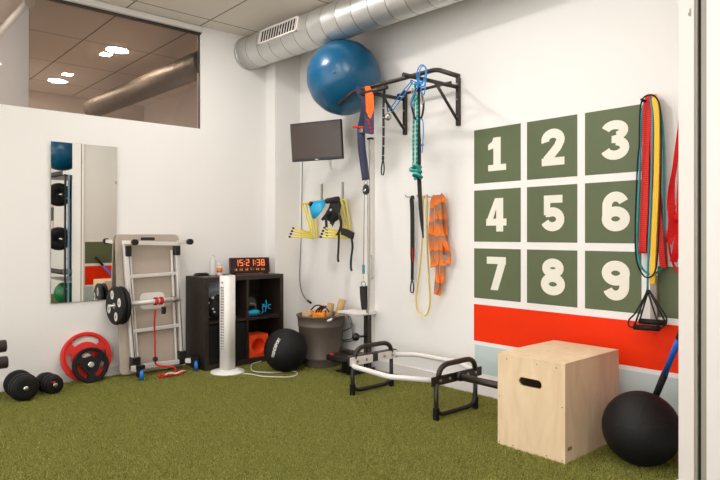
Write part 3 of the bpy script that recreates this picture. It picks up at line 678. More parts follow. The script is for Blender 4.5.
# ------------------------------------------------------------------ television on an arm
tv = thing('wall_screen', 'black flat wall screen on an arm near the room corner', 'television', (3.99, 5.25, 2.2))
ra, la_ = Vector((4.057, 4.886, 0)), Vector((3.832, 5.484, 0)); u = (ra-la_).normalized(); nrm = Vector((u.y, -u.x, 0)); 
if nrm.x > 0: nrm = -nrm
nrm = (nrm+Vector((0, 0, -.10))).normalized(); upv = (Vector((0, 0, 1))-nrm*nrm.z).normalized(); ct = (ra+la_)/2+Vector((0, 0, 2.418))
m4 = Matrix(((u.x, nrm.x, upv.x, ct.x), (u.y, nrm.y, upv.y, ct.y), (u.z, nrm.z, upv.z, ct.z), (0, 0, 0, 1)))
W2, H2 = .32, .206
MB().box(-W2, W2, -.03, 0, -H2, H2, .006, m4).box(-.2, .2, -.05, -.03, -.14, .14, 0, m4).build('casing', M['bezel'], tv)
MB().box(-W2+.014, W2-.014, 0, .0015, -H2+.03, H2-.014, 0, m4).build('screen', M['screen'], tv)
MB().box(-.02, .02, .0003, .002, -H2+.009, -H2+.017, 0, m4).build('logo', M['whiteprint'], tv)
bk_ = m4 @ Vector((0, -.05, 0)); MB().tube(fillet([bk_, bk_+Vector((.16, .2, 0)), (WX-.02, bk_.y+.3, bk_.z)], .02), .016, 10).box(WX-.022, WX-.0005, bk_.y+.25, bk_.y+.35, bk_.z-.1, bk_.z+.1).build('wall_arm', M['bezel'], tv)
cd = thing('power_cable', 'thin dark cable hanging down the wall below the screen with a loose plug', 'cable', PX(302, 230, 4.36))
MB().tube(smooth([PX(a, b, x) for a, b, x in ((302.5, 160, 4.1), (302.3, 170, 4.3), (302, 190, 4.365), (301.5, 215, 4.37), (301, 240, 4.37), (300, 265, 4.37), (299.8, 280, 4.37), (301.5, 291, 4.36), (305, 298, 4.34), (308, 301, 4.33))], 6), .0045, 7).build('wire', M['blackweb'], cd)
MB().tube([PX(307.5, 300.6, 4.33), PX(310.8, 303, 4.325)], .013, 10).build('plug', M['blackp'], cd)
# ------------------------------------------------------------------ cable column on the wall
cp = thing('cable_column', 'slim silver cable column fixed upright on the right wall behind the bucket', 'cable machine', (4.33, 4.8, 0))
yc = 4.765
MB().box(4.335, 4.36, yc-.022, yc-.010, .3, 2.43).box(4.335, 4.36, yc+.010, yc+.022, .3, 2.43).box(4.36, WX-.0005, yc-.02, yc+.02, .28, 2.44).build('rail', M['alu'], cp)
MB().box(4.325, 4.37, yc-.028, yc+.028, 2.425, 2.445).build('top_cap', M['bronze'], cp)
pt = Vector(PX(362, 310.5, 4.2)); 
MB().box(4.08, 4.30, yc-.13, yc+.22, .60, .622, .004).box(4.30, 4.385, yc-.05, yc+.05, .585, .625).build('shelf_plate', M['white'], cp)
MB().tube([(4.2, yc-.11, .622), (4.2, yc-.11, .66)], .012, 10).build('shelf_peg', M['steel'], cp)
MB().box(4.28, 4.335, yc-.030, yc-.008, .0, .60).box(4.28, 4.335, yc+.01, yc+.030, .0, .60).box(4.25, 4.36, yc-.06, yc+.06, 0, .03).build('lower_post', M['bronze'], cp)
MB().box(4.285, 4.334, yc-.006, yc+.011, .02, .60).build('weight_pin_strip', M['steel'], cp)
MB().ball((4.17, yc+.03, .36), .042, 18, 12).tube([(4.2, yc+.02, .36), (4.28, yc, .36)], .012, 8).build('pin_knob', M['blackp'], cp)
MB().tube([PX(371.5, 255, 4.32), PX(371.8, 275, 4.32), PX(373, 277.5, 4.31), PX(371.5, 279, 4.32)], .007, 8).build('side_hook', M['steel'], cp)
cl = thing('coiled_wire', 'grey looped wire rope hanging on the wall right of the bucket', 'wire', PX(349, 320, 4.33))
k = MB()
for pts in (((344.5, 314), (347, 315), (349, 320), (352, 329), (352.5, 337), (349, 339.5), (342.5, 340)), ((346, 313.5), (350, 318), (352, 326), (348, 329), (343.5, 331)), ((343, 341.5), (350, 341.3), (354, 339), (352.6, 333))): k.tube(smooth([PX(a, b, 4.34) for a, b in pts], 6), .0072, 7)
k.build('wire_loop', M['greycable'], cl)
fpz = thing('foot_plate', 'low black foot plate with rounded front on the turf between bucket and trap bar', 'foot plate', (4.0, 4.8, 0))
pl_ = rrect(3.86, 4.22, 4.60, 4.98, .12, 8)
MB().prism(pl_, 'z', .15, .185, smooth=True).build('plate', M['black'], fpz)
MB().prism(rrect(3.89, 4.19, 4.63, 4.95, .1, 6), 'z', .185, .19).build('grip_surface', M['bronze'], fpz)
MB().box(4.05, 4.15, 4.70, 4.88, .02, .15).box(4.0, 4.2, 4.66, 4.92, 0, .02).build('pedestal', M['blackp'], fpz)
MB().lathe([(.02, 0), (.02, .008), (.012, .014)], (3.93, 4.9, .19), (0, 0, 1), 14).build('red_button', M['redplate'], fpz)
# ------------------------------------------------------------------ bucket
BX, BY = 4.10, 5.295
bk = thing('bucket', 'large grey-brown tub full of gear standing against the right wall', 'bucket', (BX, BY, 0))
MB().lathe([(.205, .004), (.208, .02), (.214, .085), (.219, .09), (.219, .105), (.216, .11), (.248, .43), (.253, .435), (.253, .45), (.250, .455), (.261, .535), (.27, .54), (.27, .556), (.259, .556), (.250, .53), (.203, .03), (.0001, .03)], (BX, BY, 0), (0, 0, 1), 48).build('tub', M['bucket'], bk)
# a wire bail lying down over the front
k = MB(); k.tube(smooth([PX(349, 316, 3.99), PX(344, 315.2, 3.90), PX(339, 316.5, 3.88), PX(333, 319, 3.88), PX(328.5, 320.5, 3.86)], 6), .006, 8); k.build('bail', M['steel'], bk)
MB().tube([PX(327.5, 321, 3.86), PX(332, 319.2, 3.878)], .012, 10).build('bail_grip', M['white'], bk)
for nm, lb, p0, p1, r in (('cork_roller', 'shorter cork tube standing in the bucket', Vector(PX(331, 303.5, 4.13))+Vector((-.02, .03, -.22)), PX(331, 303.5, 4.13), .037), ('cork_roller', 'taller cork tube leaning at the right side of the bucket', Vector(PX(342.5, 299.5, 4.22))+Vector((-.05, .05, -.28)), PX(342.5, 299.5, 4.22), .042)):
    p0 = tuple(p0); c_ = thing(nm, lb, 'cork roller', p0, 'cork tubes in the bucket'); p0, p1 = Vector(p0), Vector(p1); d = (p1-p0); L = d.length
    MB().lathe([(r, 0), (r, L-.004), (r*.94, L), (r*.6, L), (r*.6, L-.08), (.0001, L-.08)], p0, d, 24).build('tube', M['cork'], c_)
def lump(c, r, sc, seed, amp=.16):
    rg = random.Random(seed); k = MB(); k.ball((0, 0, 0), 1, 20, 12); ph = [rg.uniform(0, 6) for _ in range(6)]
    k.v = [tuple(Vector(c)+Vector((x*sc[0], y*sc[1], z*sc[2]))*r*(1+amp*math.sin(3*x+ph[0])*math.cos(4*y+ph[1])+amp*.6*math.sin(7*z+5*x+ph[2]))) for x, y, z in k.v]; return k
tag(lump((4.05, 5.27, .54), .082, (.9, 1.1, .85), 3).build('orange_bag', mat('amber_fabric', (246, 140, 22), .8), None, (4.05, 5.27, .47)), 'orange fabric pouch in the middle of the bucket', 'pouch')
tag(lump((4.02, 5.43, .54), .065, (1, 1, .7), 9).build('tan_cloth', M['cork'], None, (4.02, 5.43, .5)), 'tan cloth bundle at the left side of the bucket', 'cloth')
tag(lump((4.17, 5.33, .535), .07, (1, 1, .7), 5).build('dark_bag', M['blackweb'], None, (4.17, 5.33, .5)), 'dark pouch behind the orange pouch in the bucket', 'pouch')
k = MB()
for s_ in range(3):
    q = [PX(319+s_*2.4+dx, y, 3.885+.012*s_) for dx, y in ((2.5, 305.8), (1, 307.5), (-1.5, 309.5), (-3.2, 312.4))]
    k.ribbon(smooth(q, 5), .017, .006, SIDE)
k.tube(smooth([PX(a, b, 3.95) for a, b in ((311, 310), (315, 306), (320, 305.5), (326, 308), (329, 312))], 6), .008, 7)
tag(k.build('dark_webbing', mat('maroon_webbing', (70, 28, 20), .8), None, PX(319, 309, 3.93)), 'dark red-brown straps lying over the orange pouch in the bucket', 'strap')
# ------------------------------------------------------------------ medicine ball beside the bucket
mc = Vector((3.615, 5.27, .224)); mrr = .224
mb_ = thing('medicine_ball', 'black medicine ball with white lettering on the turf before the shelf', 'medicine ball', (mc.x, mc.y, 0))
MB().ball(mc, mrr, 48, 32).build('ball_skin', M['black'], mb_)
fd = (Vector((0, 0, EYE))-mc).normalized(); fd = (fd+Vector((-.5*CS, .5*SN, .12))).normalized()
uu = Vector((0, 0, 1)); uu = (uu-fd*uu.dot(fd)).normalized(); ss = uu.cross(fd)
# lettering runs up the ball, slightly tilted
tilt = math.radians(14); up2 = uu*math.cos(tilt)+ss*math.sin(tilt); sd2 = ss*math.cos(tilt)-uu*math.sin(tilt)
vs, fs = text_mesh('TRENDSPORT', .034, .0012)
k = MB(); k.add([mc+((fd*mrr+up2*x*1.05-sd2*y*1.35).normalized())*(mrr+.0012) for x, y, z in vs], fs); k.build('lettering', M['whiteprint'], mb_)
# ------------------------------------------------------------------ shelf unit
CX0, CX1, CY0, CY1, CH = 2.985, 3.965, 5.82, 6.262, .975
cb = thing('cube_shelf', 'dark brown four-compartment cube shelf against the left wall', 'shelf', ((CX0+CX1)/2, 6.05, 0))
MB().box(CX0, CX1, CY0, CY1, CH-.045, CH, .002).build('top_board', M['blackwood'], cb)
MB().box(CX0, CX1, CY0, CY1, .0, .06, .002).build('bottom_board', M['blackwood'], cb)
for x in (CX0, CX1-.045): MB().box(x, x+.045, CY0+.001, CY1-.001, .06, CH-.045).build('side_panel', M['blackwood'], cb)
MB().box(3.485, 3.512, CY0+.006, CY1-.002, .06, CH-.045).build('divider', M['blackwood'], cb)
MB().box(CX0+.045, 3.485, CY0+.006, CY1-.002, .485, .512).box(3.512, CX1-.045, CY0+.006, CY1-.002, .485, .512).build('middle_shelf', M['blackwood'], cb)
MB().box(3.70, CX1-.045, CY1-.012, CY1-.004, .06, CH-.045).box(CX0+.045, 3.485, CY1-.012, CY1-.004, .06, CH-.045).build('back_panel', M['blackwood'], cb)
dw = tag(MB().box(CX0+.05, 3.48, CY0+.015, CY1-.03, .062, .47, .004).build('drawer_insert', M['black'], None, (3.26, 6.03, .06)), 'black drawer box in the lower left compartment of the cube shelf behind the fan', 'storage box')
MB().box(3.2, 3.32, CY0+.008, CY0+.0155, .38, .40).build('drawer_handle', M['blackp'], dw)
sb = tag(MB().box(3.075, 3.36, 6.0, 6.2, .80, .92, .004).box(3.08, 3.36, 6.03, 6.2, .515, .80, .004).build('storage_box', M['greybox'], None, (3.2, 6.1, .513)), 'grey-blue box stack in the upper left compartment of the cube shelf', 'storage box')
k = lump((3.16, 5.94, .64), .1, (.85, .5, 1.25), 11, .2); tag(k.build('gym_bag', M['blackweb'], None, (3.16, 5.94, .513)), 'dark gym bag left of the fan in the upper shelf compartment', 'bag')
k = MB()
for px, py in ((208.6, 303), (213, 309), (214.5, 326), (213, 298)): k.ball(PY(px, py if py < 316 else 312, 5.87), .011, 10, 8)
tag(k.build('white_tag', M['whiteprint'], None, (3.12, 5.87, .6)), 'white tags hanging on the dark gym bag in the shelf', 'tag')
lv = tag(MB().box(3.53, 3.66, 6.19, 6.23, .513, .92).build('binder', M['lavender'], None, (3.6, 6.21, .513)), 'tall pale binder standing at the back of the upper right compartment', 'binder')
lv = tag(MB().box(3.53, 3.68, 6.19, 6.23, .061, .475).build('binder', M['lavender'], None, (3.6, 6.21, .061)), 'tall pale binder standing behind the orange foam block', 'binder')
# gear in the upper right compartment
hl = thing('headgear', 'dark grey padded headgear on top of the cyan shoe in the shelf', 'headgear', (3.60, 5.98, .58))
k = MB(); k.lathe([(.095, 0), (.11, .04), (.105, .1), (.07, .15), (.025, .17), (.0001, .172)], (3.60, 6.0, .60), (-.25, -.3, 1), 24); k.build('shell', M['blackp'], hl)
MB().tube(smooth([(3.535, 5.92, .63), (3.57, 5.885, .655), (3.62, 5.89, .64), (3.66, 5.93, .60)], 6), .018, 10).build('brim', mat('mid_grey', (92, 88, 86), .5), hl)
MB().lathe([(.014, 0), (.012, .006)], (3.575, 5.895, .69), (-.3, -.9, .1), 12).build('badge', M['whiteprint'], hl)
sh = thing('training_shoe', 'bright cyan training shoe lying in the upper right shelf compartment', 'shoe', (3.61, 5.93, .512))
k = lump((3.61, 5.93, .552), .075, (1.55, .7, .5), 4, .08); k.build('upper', M['cyan'], sh)
MB().prism([(3.61+.125*math.cos(a)*(1 if math.cos(a) > 0 else .95), 5.93+.05*math.sin(a)) for a in [2*PI*i/24 for i in range(24)]], 'z', .5125, .527, smooth=True).build('sole', M['blackp'], sh)
k = MB()
for i in range(3): k.tube([(3.57+.03*i, 5.895, .582-.006*i), (3.585+.03*i, 5.95, .594-.006*i)], .004, 6)
k.build('lace', M['blackweb'], sh)
dbd = thing('exercise_tubing', 'cyan tubing curled upright right of the cyan shoe in the shelf', 'tubing', (3.76, 5.92, .513))
k = MB()
for pts in (((264.5, 304), (262.5, 307), (263, 311), (261.5, 313.5)), ((266, 300), (266.2, 306), (265, 312)), ((270.8, 304.5), (268.6, 305), (268.4, 308), (270.4, 308.8)), ((262, 304), (265, 306.5), (267, 303))): k.tube(smooth([PY(a, b, 5.92) for a, b in pts], 6), .006, 7)
k.build('tube', M['cyan'], dbd)
MB().tube([(3.68, 5.92, .53), (3.78, 5.92, .525)], .016, 10).build('grip', M['blackp'], dbd)
# orange foam block with a round recess
ob = thing('foam_block', 'bright orange block with a round hole in the lower right shelf compartment', 'foam block', (3.64, 5.95, .061))
x0, x1, z0, z1, yf, ybk = 3.545, 3.79, .062, .305, 5.872, 6.08; cx, cz, rh, nh = (x0+x1)/2, (z0+z1)/2, .085, 48
sqp = []
for i in range(nh):
    a = 2*PI*i/nh+PI/4; c_, s_ = math.cos(a), math.sin(a); q = max(abs(c_), abs(s_)); sqp.append((cx+c_/q*(x1-x0)/2, cz+s_/q*(z1-z0)/2))
cir = [(cx+rh*math.cos(2*PI*i/nh+PI/4), cz+rh*math.sin(2*PI*i/nh+PI/4)) for i in range(nh)]
cir2 = [(cx+rh*.62*math.cos(2*PI*i/nh+PI/4), cz+rh*.62*math.sin(2*PI*i/nh+PI/4)) for i in range(nh)]
vs = [(a, yf, b) for a, b in sqp]+[(a, yf, b) for a, b in cir]+[(a, yf+.15, b) for a, b in cir2]+[(a, ybk, b) for a, b in sqp]
fs = []
for i in range(nh):
    j = (i+1) % nh; fs += [(i, j, nh+j, nh+i), (nh+i, nh+j, 2*nh+j, 2*nh+i), (i, 3*nh+i, 3*nh+j, j)]
fs += [tuple(range(2*nh, 3*nh)), tuple(range(3*nh, 4*nh))[::-1]]
MB().add(vs, fs).build('block', M['orange'], ob)
# things on the shelf top
ck = thing('led_clock', 'dark red clock with glowing orange digits on top of the cube shelf', 'clock', (3.69, 6.1, CH))
ang = math.radians(-14); cR = Matrix.Translation((3.695, 6.1, CH)) @ Matrix.Rotation(ang, 4, 'Z') @ Matrix.Rotation(math.radians(-12), 4, 'X')
MB().box(-.235, .235, -.02, .02, .012, .185, .004, cR).build('case', M['cloth'], ck)
MB().box(-.222, .222, -.0215, -.0195, .022, .175, 0, cR).build('face', mat('clock_face', (30, 8, 8), .2), ck)
SEG = {'0': 'abcdef', '1': 'bc', '2': 'abged', '3': 'abgcd', '5': 'afgcd', '8': 'abcdefg', '4': 'fgbc', '6': 'afgedc', '7': 'abc', '9': 'abcdfg'}
def seg(k, ch, x, z, w, h, t):
    r_ = {'a': (0, w, h-t, h), 'd': (0, w, 0, t), 'g': (0, w, h/2-t/2, h/2+t/2), 'f': (0, t, h/2, h), 'e': (0, t, 0, h/2), 'b': (w-t, w, h/2, h), 'c': (w-t, w, 0, h/2)}
    for s_ in SEG[ch]:
        a, b, c_, d = r_[s_]; k.box(x+a+.001, x+b-.001, -.0232, -.0216, z+c_+.001, z+d-.001, 0, cR)
xx = -.175
for ch in '15:21:38':
    k = MB()
    if ch == ':': k.box(xx, xx+.008, -.0232, -.0216, .105, .113, 0, cR).box(xx, xx+.008, -.0232, -.0216, .135, .143, 0, cR); xx += .022
    else: seg(k, ch, xx, .088, .038, .072, .0075); xx += .053
    k.build('colon' if ch == ':' else 'digit', M['led'], ck)
k = MB()
for i in range(18):
    if i % 3 != 2: seg(k, str((i*7+1) % 10), -.19+i*.0215, .036, .012, .02, .0035)
k.build('small_digits', M['led2'], ck)
k = MB()
for i in range(12): k.box(-.12+i*.02, -.112+i*.02, -.0232, -.0216, .068, .071, 0, cR)
k.build('marker_line', M['redplate'], ck)
for x in (-.19, .19): MB().box(x-.02, x+.02, -.03, .05, 0, .012, 0, Matrix.Translation((3.695, 6.1, CH)) @ Matrix.Rotation(ang, 4, 'Z')).build('foot', M['blackp'], ck)
bo = thing('water_bottle', 'clear plastic bottle on the shelf top left of the clock', 'bottle', (3.225, 6.1, CH))
MB().lathe([(.034, 0), (.036, .01), (.036, .14), (.032, .165), (.016, .2), (.014, .215)], (3.225, 6.1, CH), (0, 0, 1), 24).build('body', M['bottle'], bo)
MB().lathe([(.016, .212), (.016, .238), (.004, .24)], (3.225, 6.1, CH), (0, 0, 1), 16).build('cap', M['white'], bo)
po = thing('pill_pot', 'small white pot with an orange label between bottle and clock', 'pot', (3.30, 6.09, CH))
MB().lathe([(.03, 0), (.031, .003), (.031, .1)], (3.30, 6.09, CH), (0, 0, 1), 20).build('body', M['white'], po)
MB().lathe([(.0316, .03), (.0316, .085)], (3.30, 6.09, CH), (0, 0, 1), 20).build('paper_label', M['pot'], po)
MB().lathe([(.032, .1), (.032, .128), (.028, .13)], (3.30, 6.09, CH), (0, 0, 1), 20).build('lid', M['white'], po)
tag(MB().prism(rrect(3.04, 3.19, 6.11, 6.2, .02), 'z', CH+.0005, CH+.022).prism(rrect(3.055, 3.175, 6.125, 6.185, .015), 'z', CH+.022, CH+.03).build('black_case', M['blackp'], None, (3.11, 6.15, CH)), 'flat black case at the left end of the shelf top', 'case')
# ------------------------------------------------------------------ tower fan
fx, fy = 3.145, 5.635
fn = thing('tower_fan', 'white tower fan on a round base before the cube shelf', 'fan', (fx, fy, 0))
MB().lathe([(.172, .0), (.175, .008), (.169, .02), (.1, .034), (.07, .04), (.0001, .04)], (fx, fy, 0), (0, 0, 1), 48).build('base', M['fan'], fn)
Rz = Matrix.Translation((fx, fy, 0)) @ Matrix.Rotation(math.radians(-74), 4, 'Z')
pf = rrect(-.068, .068, -.07, .07, .045, 8)
k = MB(); k.prism(pf, 'z', .035, .99, Rz, True)
top = [(a*.93, b*.93) for a, b in pf]
n_ = len(pf); k.add([tuple(Rz @ Vector((a, b, .99))) for a, b in pf]+[tuple(Rz @ Vector((a, b, 1.004))) for a, b in top], [(i, (i+1) % n_, n_+(i+1) % n_, n_+i) for i in range(n_)]+[tuple(range(n_, 2*n_))], False)
k.build('tower_body', M['fan'], fn)
MB().prism(rrect(-.035, .035, -.06, -.01, .01), 'z', 1.0045, 1.007, Rz).build('control_panel', M['bezel'], fn)
# grille on the left-front face
Rg = Rz @ Matrix.Translation((0, -.0665, 0))
gr = MB().box(-.026, .022, -.006, .004, .25, .89, 0, Rg).build('grille', M['fangrille'], fn)
k = MB()
for i in range(22): k.box(-.027, .023, -.010, -.003, .262+i*.0285, .272+i*.0285, 0, Rg)
for x in (-.027, -.004, .02): k.box(x, x+.004, -.010, -.003, .25, .89, 0, Rg)
k.build('grille_slat', M['fan'], gr)
MB().box(-.012, .006, -.007, .0, .925, .942, 0, Rg).build('logo', M['fangrille'], fn)
MB().tube(smooth([(x, y, .016) for x, y, _ in [(lambda px, py: (ray(px, py)[0]*EYE/-ray(px, py)[2], ray(px, py)[1]*EYE/-ray(px, py)[2], 0))(*p) for p in ((243, 375), (252, 376), (263, 378), (275, 378.5), (290, 378.5), (297, 376), (296, 373.5), (289, 372.6), (275, 374), (262, 373.8), (253, 372.5), (251, 369), (252, 365.5), (258, 363.5), (265, 361.5))]], 7), .0048, 7).build('power_cord', M['cordw'], fn)
# ------------------------------------------------------------------ folded trolley leaning on the wall
ft = thing('folding_trolley', 'folded rolling table with aluminium frame and grey board stood on end against the left wall', 'folding table', (2.56, 6.0, 0))
lean = lambda z: 6.10+.125*z/1.42      # y of the board's face at height z
bd = MB(); bp_ = rrect(2.215, 2.885, .03, 1.425, .05)
bd.add([(a, lean(b), b) for a, b in bp_]+[(a, lean(b)+.022, b) for a, b in bp_], [tuple(range(len(bp_))), tuple(range(len(bp_), 2*len(bp_)))[::-1]]+[(i, (i+1) % len(bp_), len(bp_)+(i+1) % len(bp_), len(bp_)+i) for i in range(len(bp_))])
bo_ = bd.build('board', M['board'], ft)
for z0, z1, x0, x1, mk, nm in ((1.365, 1.395, 2.47, 2.62, 'bezel', 'grip_slot'), (.655, .825, 2.44, 2.70, 'white', 'hand_recess')):
    MB().add([(a, lean(b)-.002, b) for a, b in rrect(x0, x1, z0, z1, min(.009, (z1-z0)*.45) if z1-z0 < .1 else .05)]+[(a, lean(b)+.001, b) for a, b in rrect(x0, x1, z0, z1, min(.009, (z1-z0)*.45) if z1-z0 < .1 else .05)], [tuple(range(28)), tuple(range(28, 56))[::-1]]+[(i, (i+1) % 28, 28+(i+1) % 28, 28+i) for i in range(28)]).build(nm, M[mk], bo_)
def bar(p, q, w, t, m, nm, par):     # square bar between two points
    p, q = Vector(p), Vector(q); d = (q-p).normalized(); yv = Vector((0, 1, 0)); 
    if abs(d.y) > .8: yv = Vector((0, 0, 1))
    sdv = d.cross(yv).normalized(); up_ = sdv.cross(d); L = (q-p).length
    mt = Matrix(((d.x, sdv.x, up_.x, p.x), (d.y, sdv.y, up_.y, p.y), (d.z, sdv.z, up_.z, p.z), (0, 0, 0, 1)))
    return MB().box(0, L, -w/2, w/2, -t/2, t/2, .003, mt).build(nm, m, par)
fr_y = lambda z: lean(z)-.05
for xa, xb in ((2.29, 2.335), (2.83, 2.845)):
    bar((xa, fr_y(1.36), 1.34), (xb, fr_y(.08), .08), .042, .05, M['alu'], 'side_rail', ft)
    bar((xa, fr_y(1.36)-.0255, 1.25), (xb, fr_y(.08)-.0255, .2), .007, .002, M['bezel'], 'rail_groove', ft)
    xm0, xm1 = (xa+.045, xb+.045) if xa < 2.5 else (xa-.055, xb-.06)
    bar((xm0, fr_y(1.2)+.01, 1.26), (xm1, fr_y(.1)+.01, .12), .018, .03, M['alu'], 'inner_rail', ft)
for z, zr in ((1.00, 1.015), (.455, .47)): bar((2.31, fr_y(z)-.002, z), (2.84, fr_y(z)-.002, zr), .034, .03, M['alu'], 'cross_rung', ft)
bar((2.25, fr_y(1.32)-.03, 1.345), (2.86, fr_y(1.32)-.03, 1.325), .04, .04, M['alu'], 'top_bar', ft)
bar((2.30, fr_y(.1)-.03, .105), (2.86, fr_y(.1)-.03, .10), .045, .035, M['alu'], 'bottom_bar', ft)
for x, z in ((2.275, 1.345), (2.845, 1.345)):
    a_ = bar((x, fr_y(z)-.02, z), (x, 5.87, z+.005), .036, .036, M['alu'], 'arm', ft)
    MB().tube([(x, 5.90, z+.005), (x, 5.85, z+.005)], .03, 14).build('rubber_foot', M['blackp'], a_)
for x, z, dx in ((2.31, 1.26, .0), (2.83, 1.26, 0), (2.345, .14, .014), (2.835, .14, .014)): MB().box(x-.03-dx, x+.03+dx, fr_y(z)-.04-dx, fr_y(z)+.028, z-.055-dx, z+.05+dx, .006).build('corner_bracket', M['blackp'], ft)
for x, y in ((2.335, 5.885), (2.925, 5.93)):
    lg = bar((x-.03 if x < 2.6 else x-.06, fr_y(.1)-.05, .105), (x, y+.02, .105), .045, .05, M['alu'], 'caster_arm', ft)
    MB().tube([(x, y, .135), (x, y, .085)], .028, 14).build('caster_stem', M['blackp'], lg)
    MB().lathe([(.02, -.02), (.05, -.018), (.055, -.01), (.055, .01), (.05, .018), (.02, .02)], (x+.005, y-.015, .057), (.93, -.36, 0), 24).build('caster_wheel', M['bluewheel'], lg)
    MB().box(x-.035, x-.02, y-.04, y+.02, .04, .13).box(x-.035, x+.035, y-.03, y+.03, .115, .15).build('caster_fork', M['blackp'], lg)
bb = thing('weight_bar', 'silver tube resting across the folded table frame with plates on its left end', 'bar', (2.5, 6.04, .74))
MB().tube([(2.205, 6.03, .735), (2.80, 6.05, .75)], .026, 18).build('tube', M['alu'], bb)
MB().tube([(2.745, 6.048, .7485), (2.765, 6.049, .749)], .034, 18).build('collar', M['steel'], bb)
MB().tube([(2.085, 6.025, .732), (2.22, 6.03, .735)], .0145, 18).build('sleeve', M['chrome'], bb)
for i, x in enumerate((2.15, 2.196)):
    p_ = thing('weight_plate', ['outer black round plate with white ovals on the bar of the folded table', 'inner black round plate behind the white-oval plate on the same bar'][i], 'weight plate', (x, 6.026, .733), 'black plates on the bar')
    axd = Vector((-1, -.12, 0)).normalized()
    MB().lathe([(.0165, -.021), (.168, -.021), (.184, -.015), (.187, 0), (.184, .015), (.168, .021), (.06, .02), (.0165, .02), (.0165, -.021)], (x, 6.026, .733), axd, 48).build('disc', M['black'], p_)
    if i == 0:
        V_ = axd.cross(Vector((0, 0, 1)))
        for a in (20, 110, 200, 290):
            a = math.radians(a); cc_ = Vector((x, 6.026, .733))+axd*.0205+(Vector((0, 0, 1))*math.cos(a)+V_*math.sin(a))*.11
            el = [cc_+Vector((0, 0, 1))*.044*math.cos(b)+V_*.032*math.sin(b) for b in [2*PI*j/20 for j in range(20)]]
            MB().add(el+[e+axd*.0016 for e in el], [tuple(range(20)), tuple(range(20, 40))[::-1]]+[(j, (j+1) % 20, 20+(j+1) % 20, 20+j) for j in range(20)]).build('white_oval', M['whiteprint'], p_)
        for a in (20, 110, 200, 290):
            a = math.radians(a); cc_ = Vector((x, 6.026, .733))+axd*.0225+(Vector((0, 0, 1))*math.cos(a)+V_*math.sin(a))*.11
            el = [cc_+Vector((0, 0, 1))*.017*math.cos(b)+V_*.007*math.sin(b) for b in [2*PI*j/14 for j in range(14)]]
            MB().add(el+[e+axd*.001 for e in el], [tuple(range(14)), tuple(range(14, 28))[::-1]]+[(j, (j+1) % 14, 14+(j+1) % 14, 14+j) for j in range(14)]).build('grip_mark', M['black'], p_)
        MB().lathe([(.0165, .0), (.03, .0), (.03, .004), (.0165, .004)], Vector((x, 6.026, .733))+axd*.0195, axd, 20).build('hub_ring', M['steel'], p_)
rp = thing('red_rope', 'red rope tied round the silver tube and hanging to the turf', 'rope', (2.57, 5.94, .74))
k = MB()
for x in (2.545, 2.565, 2.60, 2.62): k.tube([(x+.004*math.sin(a), 6.046+.034*math.cos(a), .745+.034*math.sin(a)) for a in [2*PI*j/16 for j in range(16)]], .008, 7, True)
k.build('wrap', M['redrope'], rp)
hp = [PY(a, b, 5.93) for a, b in ((155.5, 310), (154.5, 322), (155, 340), (155.2, 355), (157, 365))]
MB().tube(smooth(hp+[(2.66, 5.87, .09), (2.70, 5.86, .03)], 6), .0095, 8).build('hanging_strand', M['redrope'], rp)
k = MB(); rg = random.Random(5); pts = []
for i in range(16): pts.append((2.49+.017*i+.03*math.sin(i*2.6), 5.83+.045*math.sin(i*1.9), .022+.012*(i % 2)))
k.tube(smooth(pts, 5), .0095, 8); k.build('heap', M['redrope'], rp)
k = MB(); k.tube(smooth([(2.55, 5.80, .04), (2.60, 5.82, .045), (2.66, 5.80, .035), (2.74, 5.84, .04), (2.79, 5.86, .03)], 6), .009, 8); k.build('pale_end', M['whiteprint'], rp)
MB().box(2.56, 2.605, 5.90, 5.93, .625, .70, .008).build('pulley_block', M['blackp'], rp)
MB().ball(PY(155.3, 359, 5.925), .026, 14, 10).build('stopper', M['blackweb'], rp)
# ------------------------------------------------------------------ plates and dumbbells by the left wall
def leaning_plate(name, lab, xb, yb_, R, th, tilt_deg, m, slots, grp, marks=None):
    tl = math.radians(tilt_deg); upv_ = Vector((0, math.sin(tl), math.cos(tl))); ax_ = Vector((0, -math.cos(tl), math.sin(tl)))
    c_ = Vector((xb, yb_, 0))+upv_*R+Vector((0, 0, th*.5*math.sin(tl)+.004)); p_ = thing(name, lab, 'weight plate', (xb, yb_, 0), grp)
    MB().disc(R, th, slots, 1.0, 1.0, c_, ax_, upv_).build('disc', m, p_)
    MB().lathe([(R*.115, 0), (R*.18, 0), (R*.18, .004), (R*.115, .004)], c_+ax_*(th*.5), ax_, 28).build('hub_ring', M['chrome'], p_)
    return p_, c_, ax_, upv_
leaning_plate('weight_plate', 'large red plate with hand holes leaning on the left wall', 1.935, 6.165, .236, .04, 13, M['redplate'], [(-46, 46, .55, .82), (74, 134, .58, .80), (226, 286, .58, .80)], 'plates leaning on the left wall')
leaning_plate('weight_plate', 'smaller black plate leaning on the large red plate', 1.945, 6.085, .166, .04, 15, M['black'], [(-44, 44, .48, .80), (76, 164, .48, .80), (196, 284, .48, .80)], 'plates leaning on the left wall')
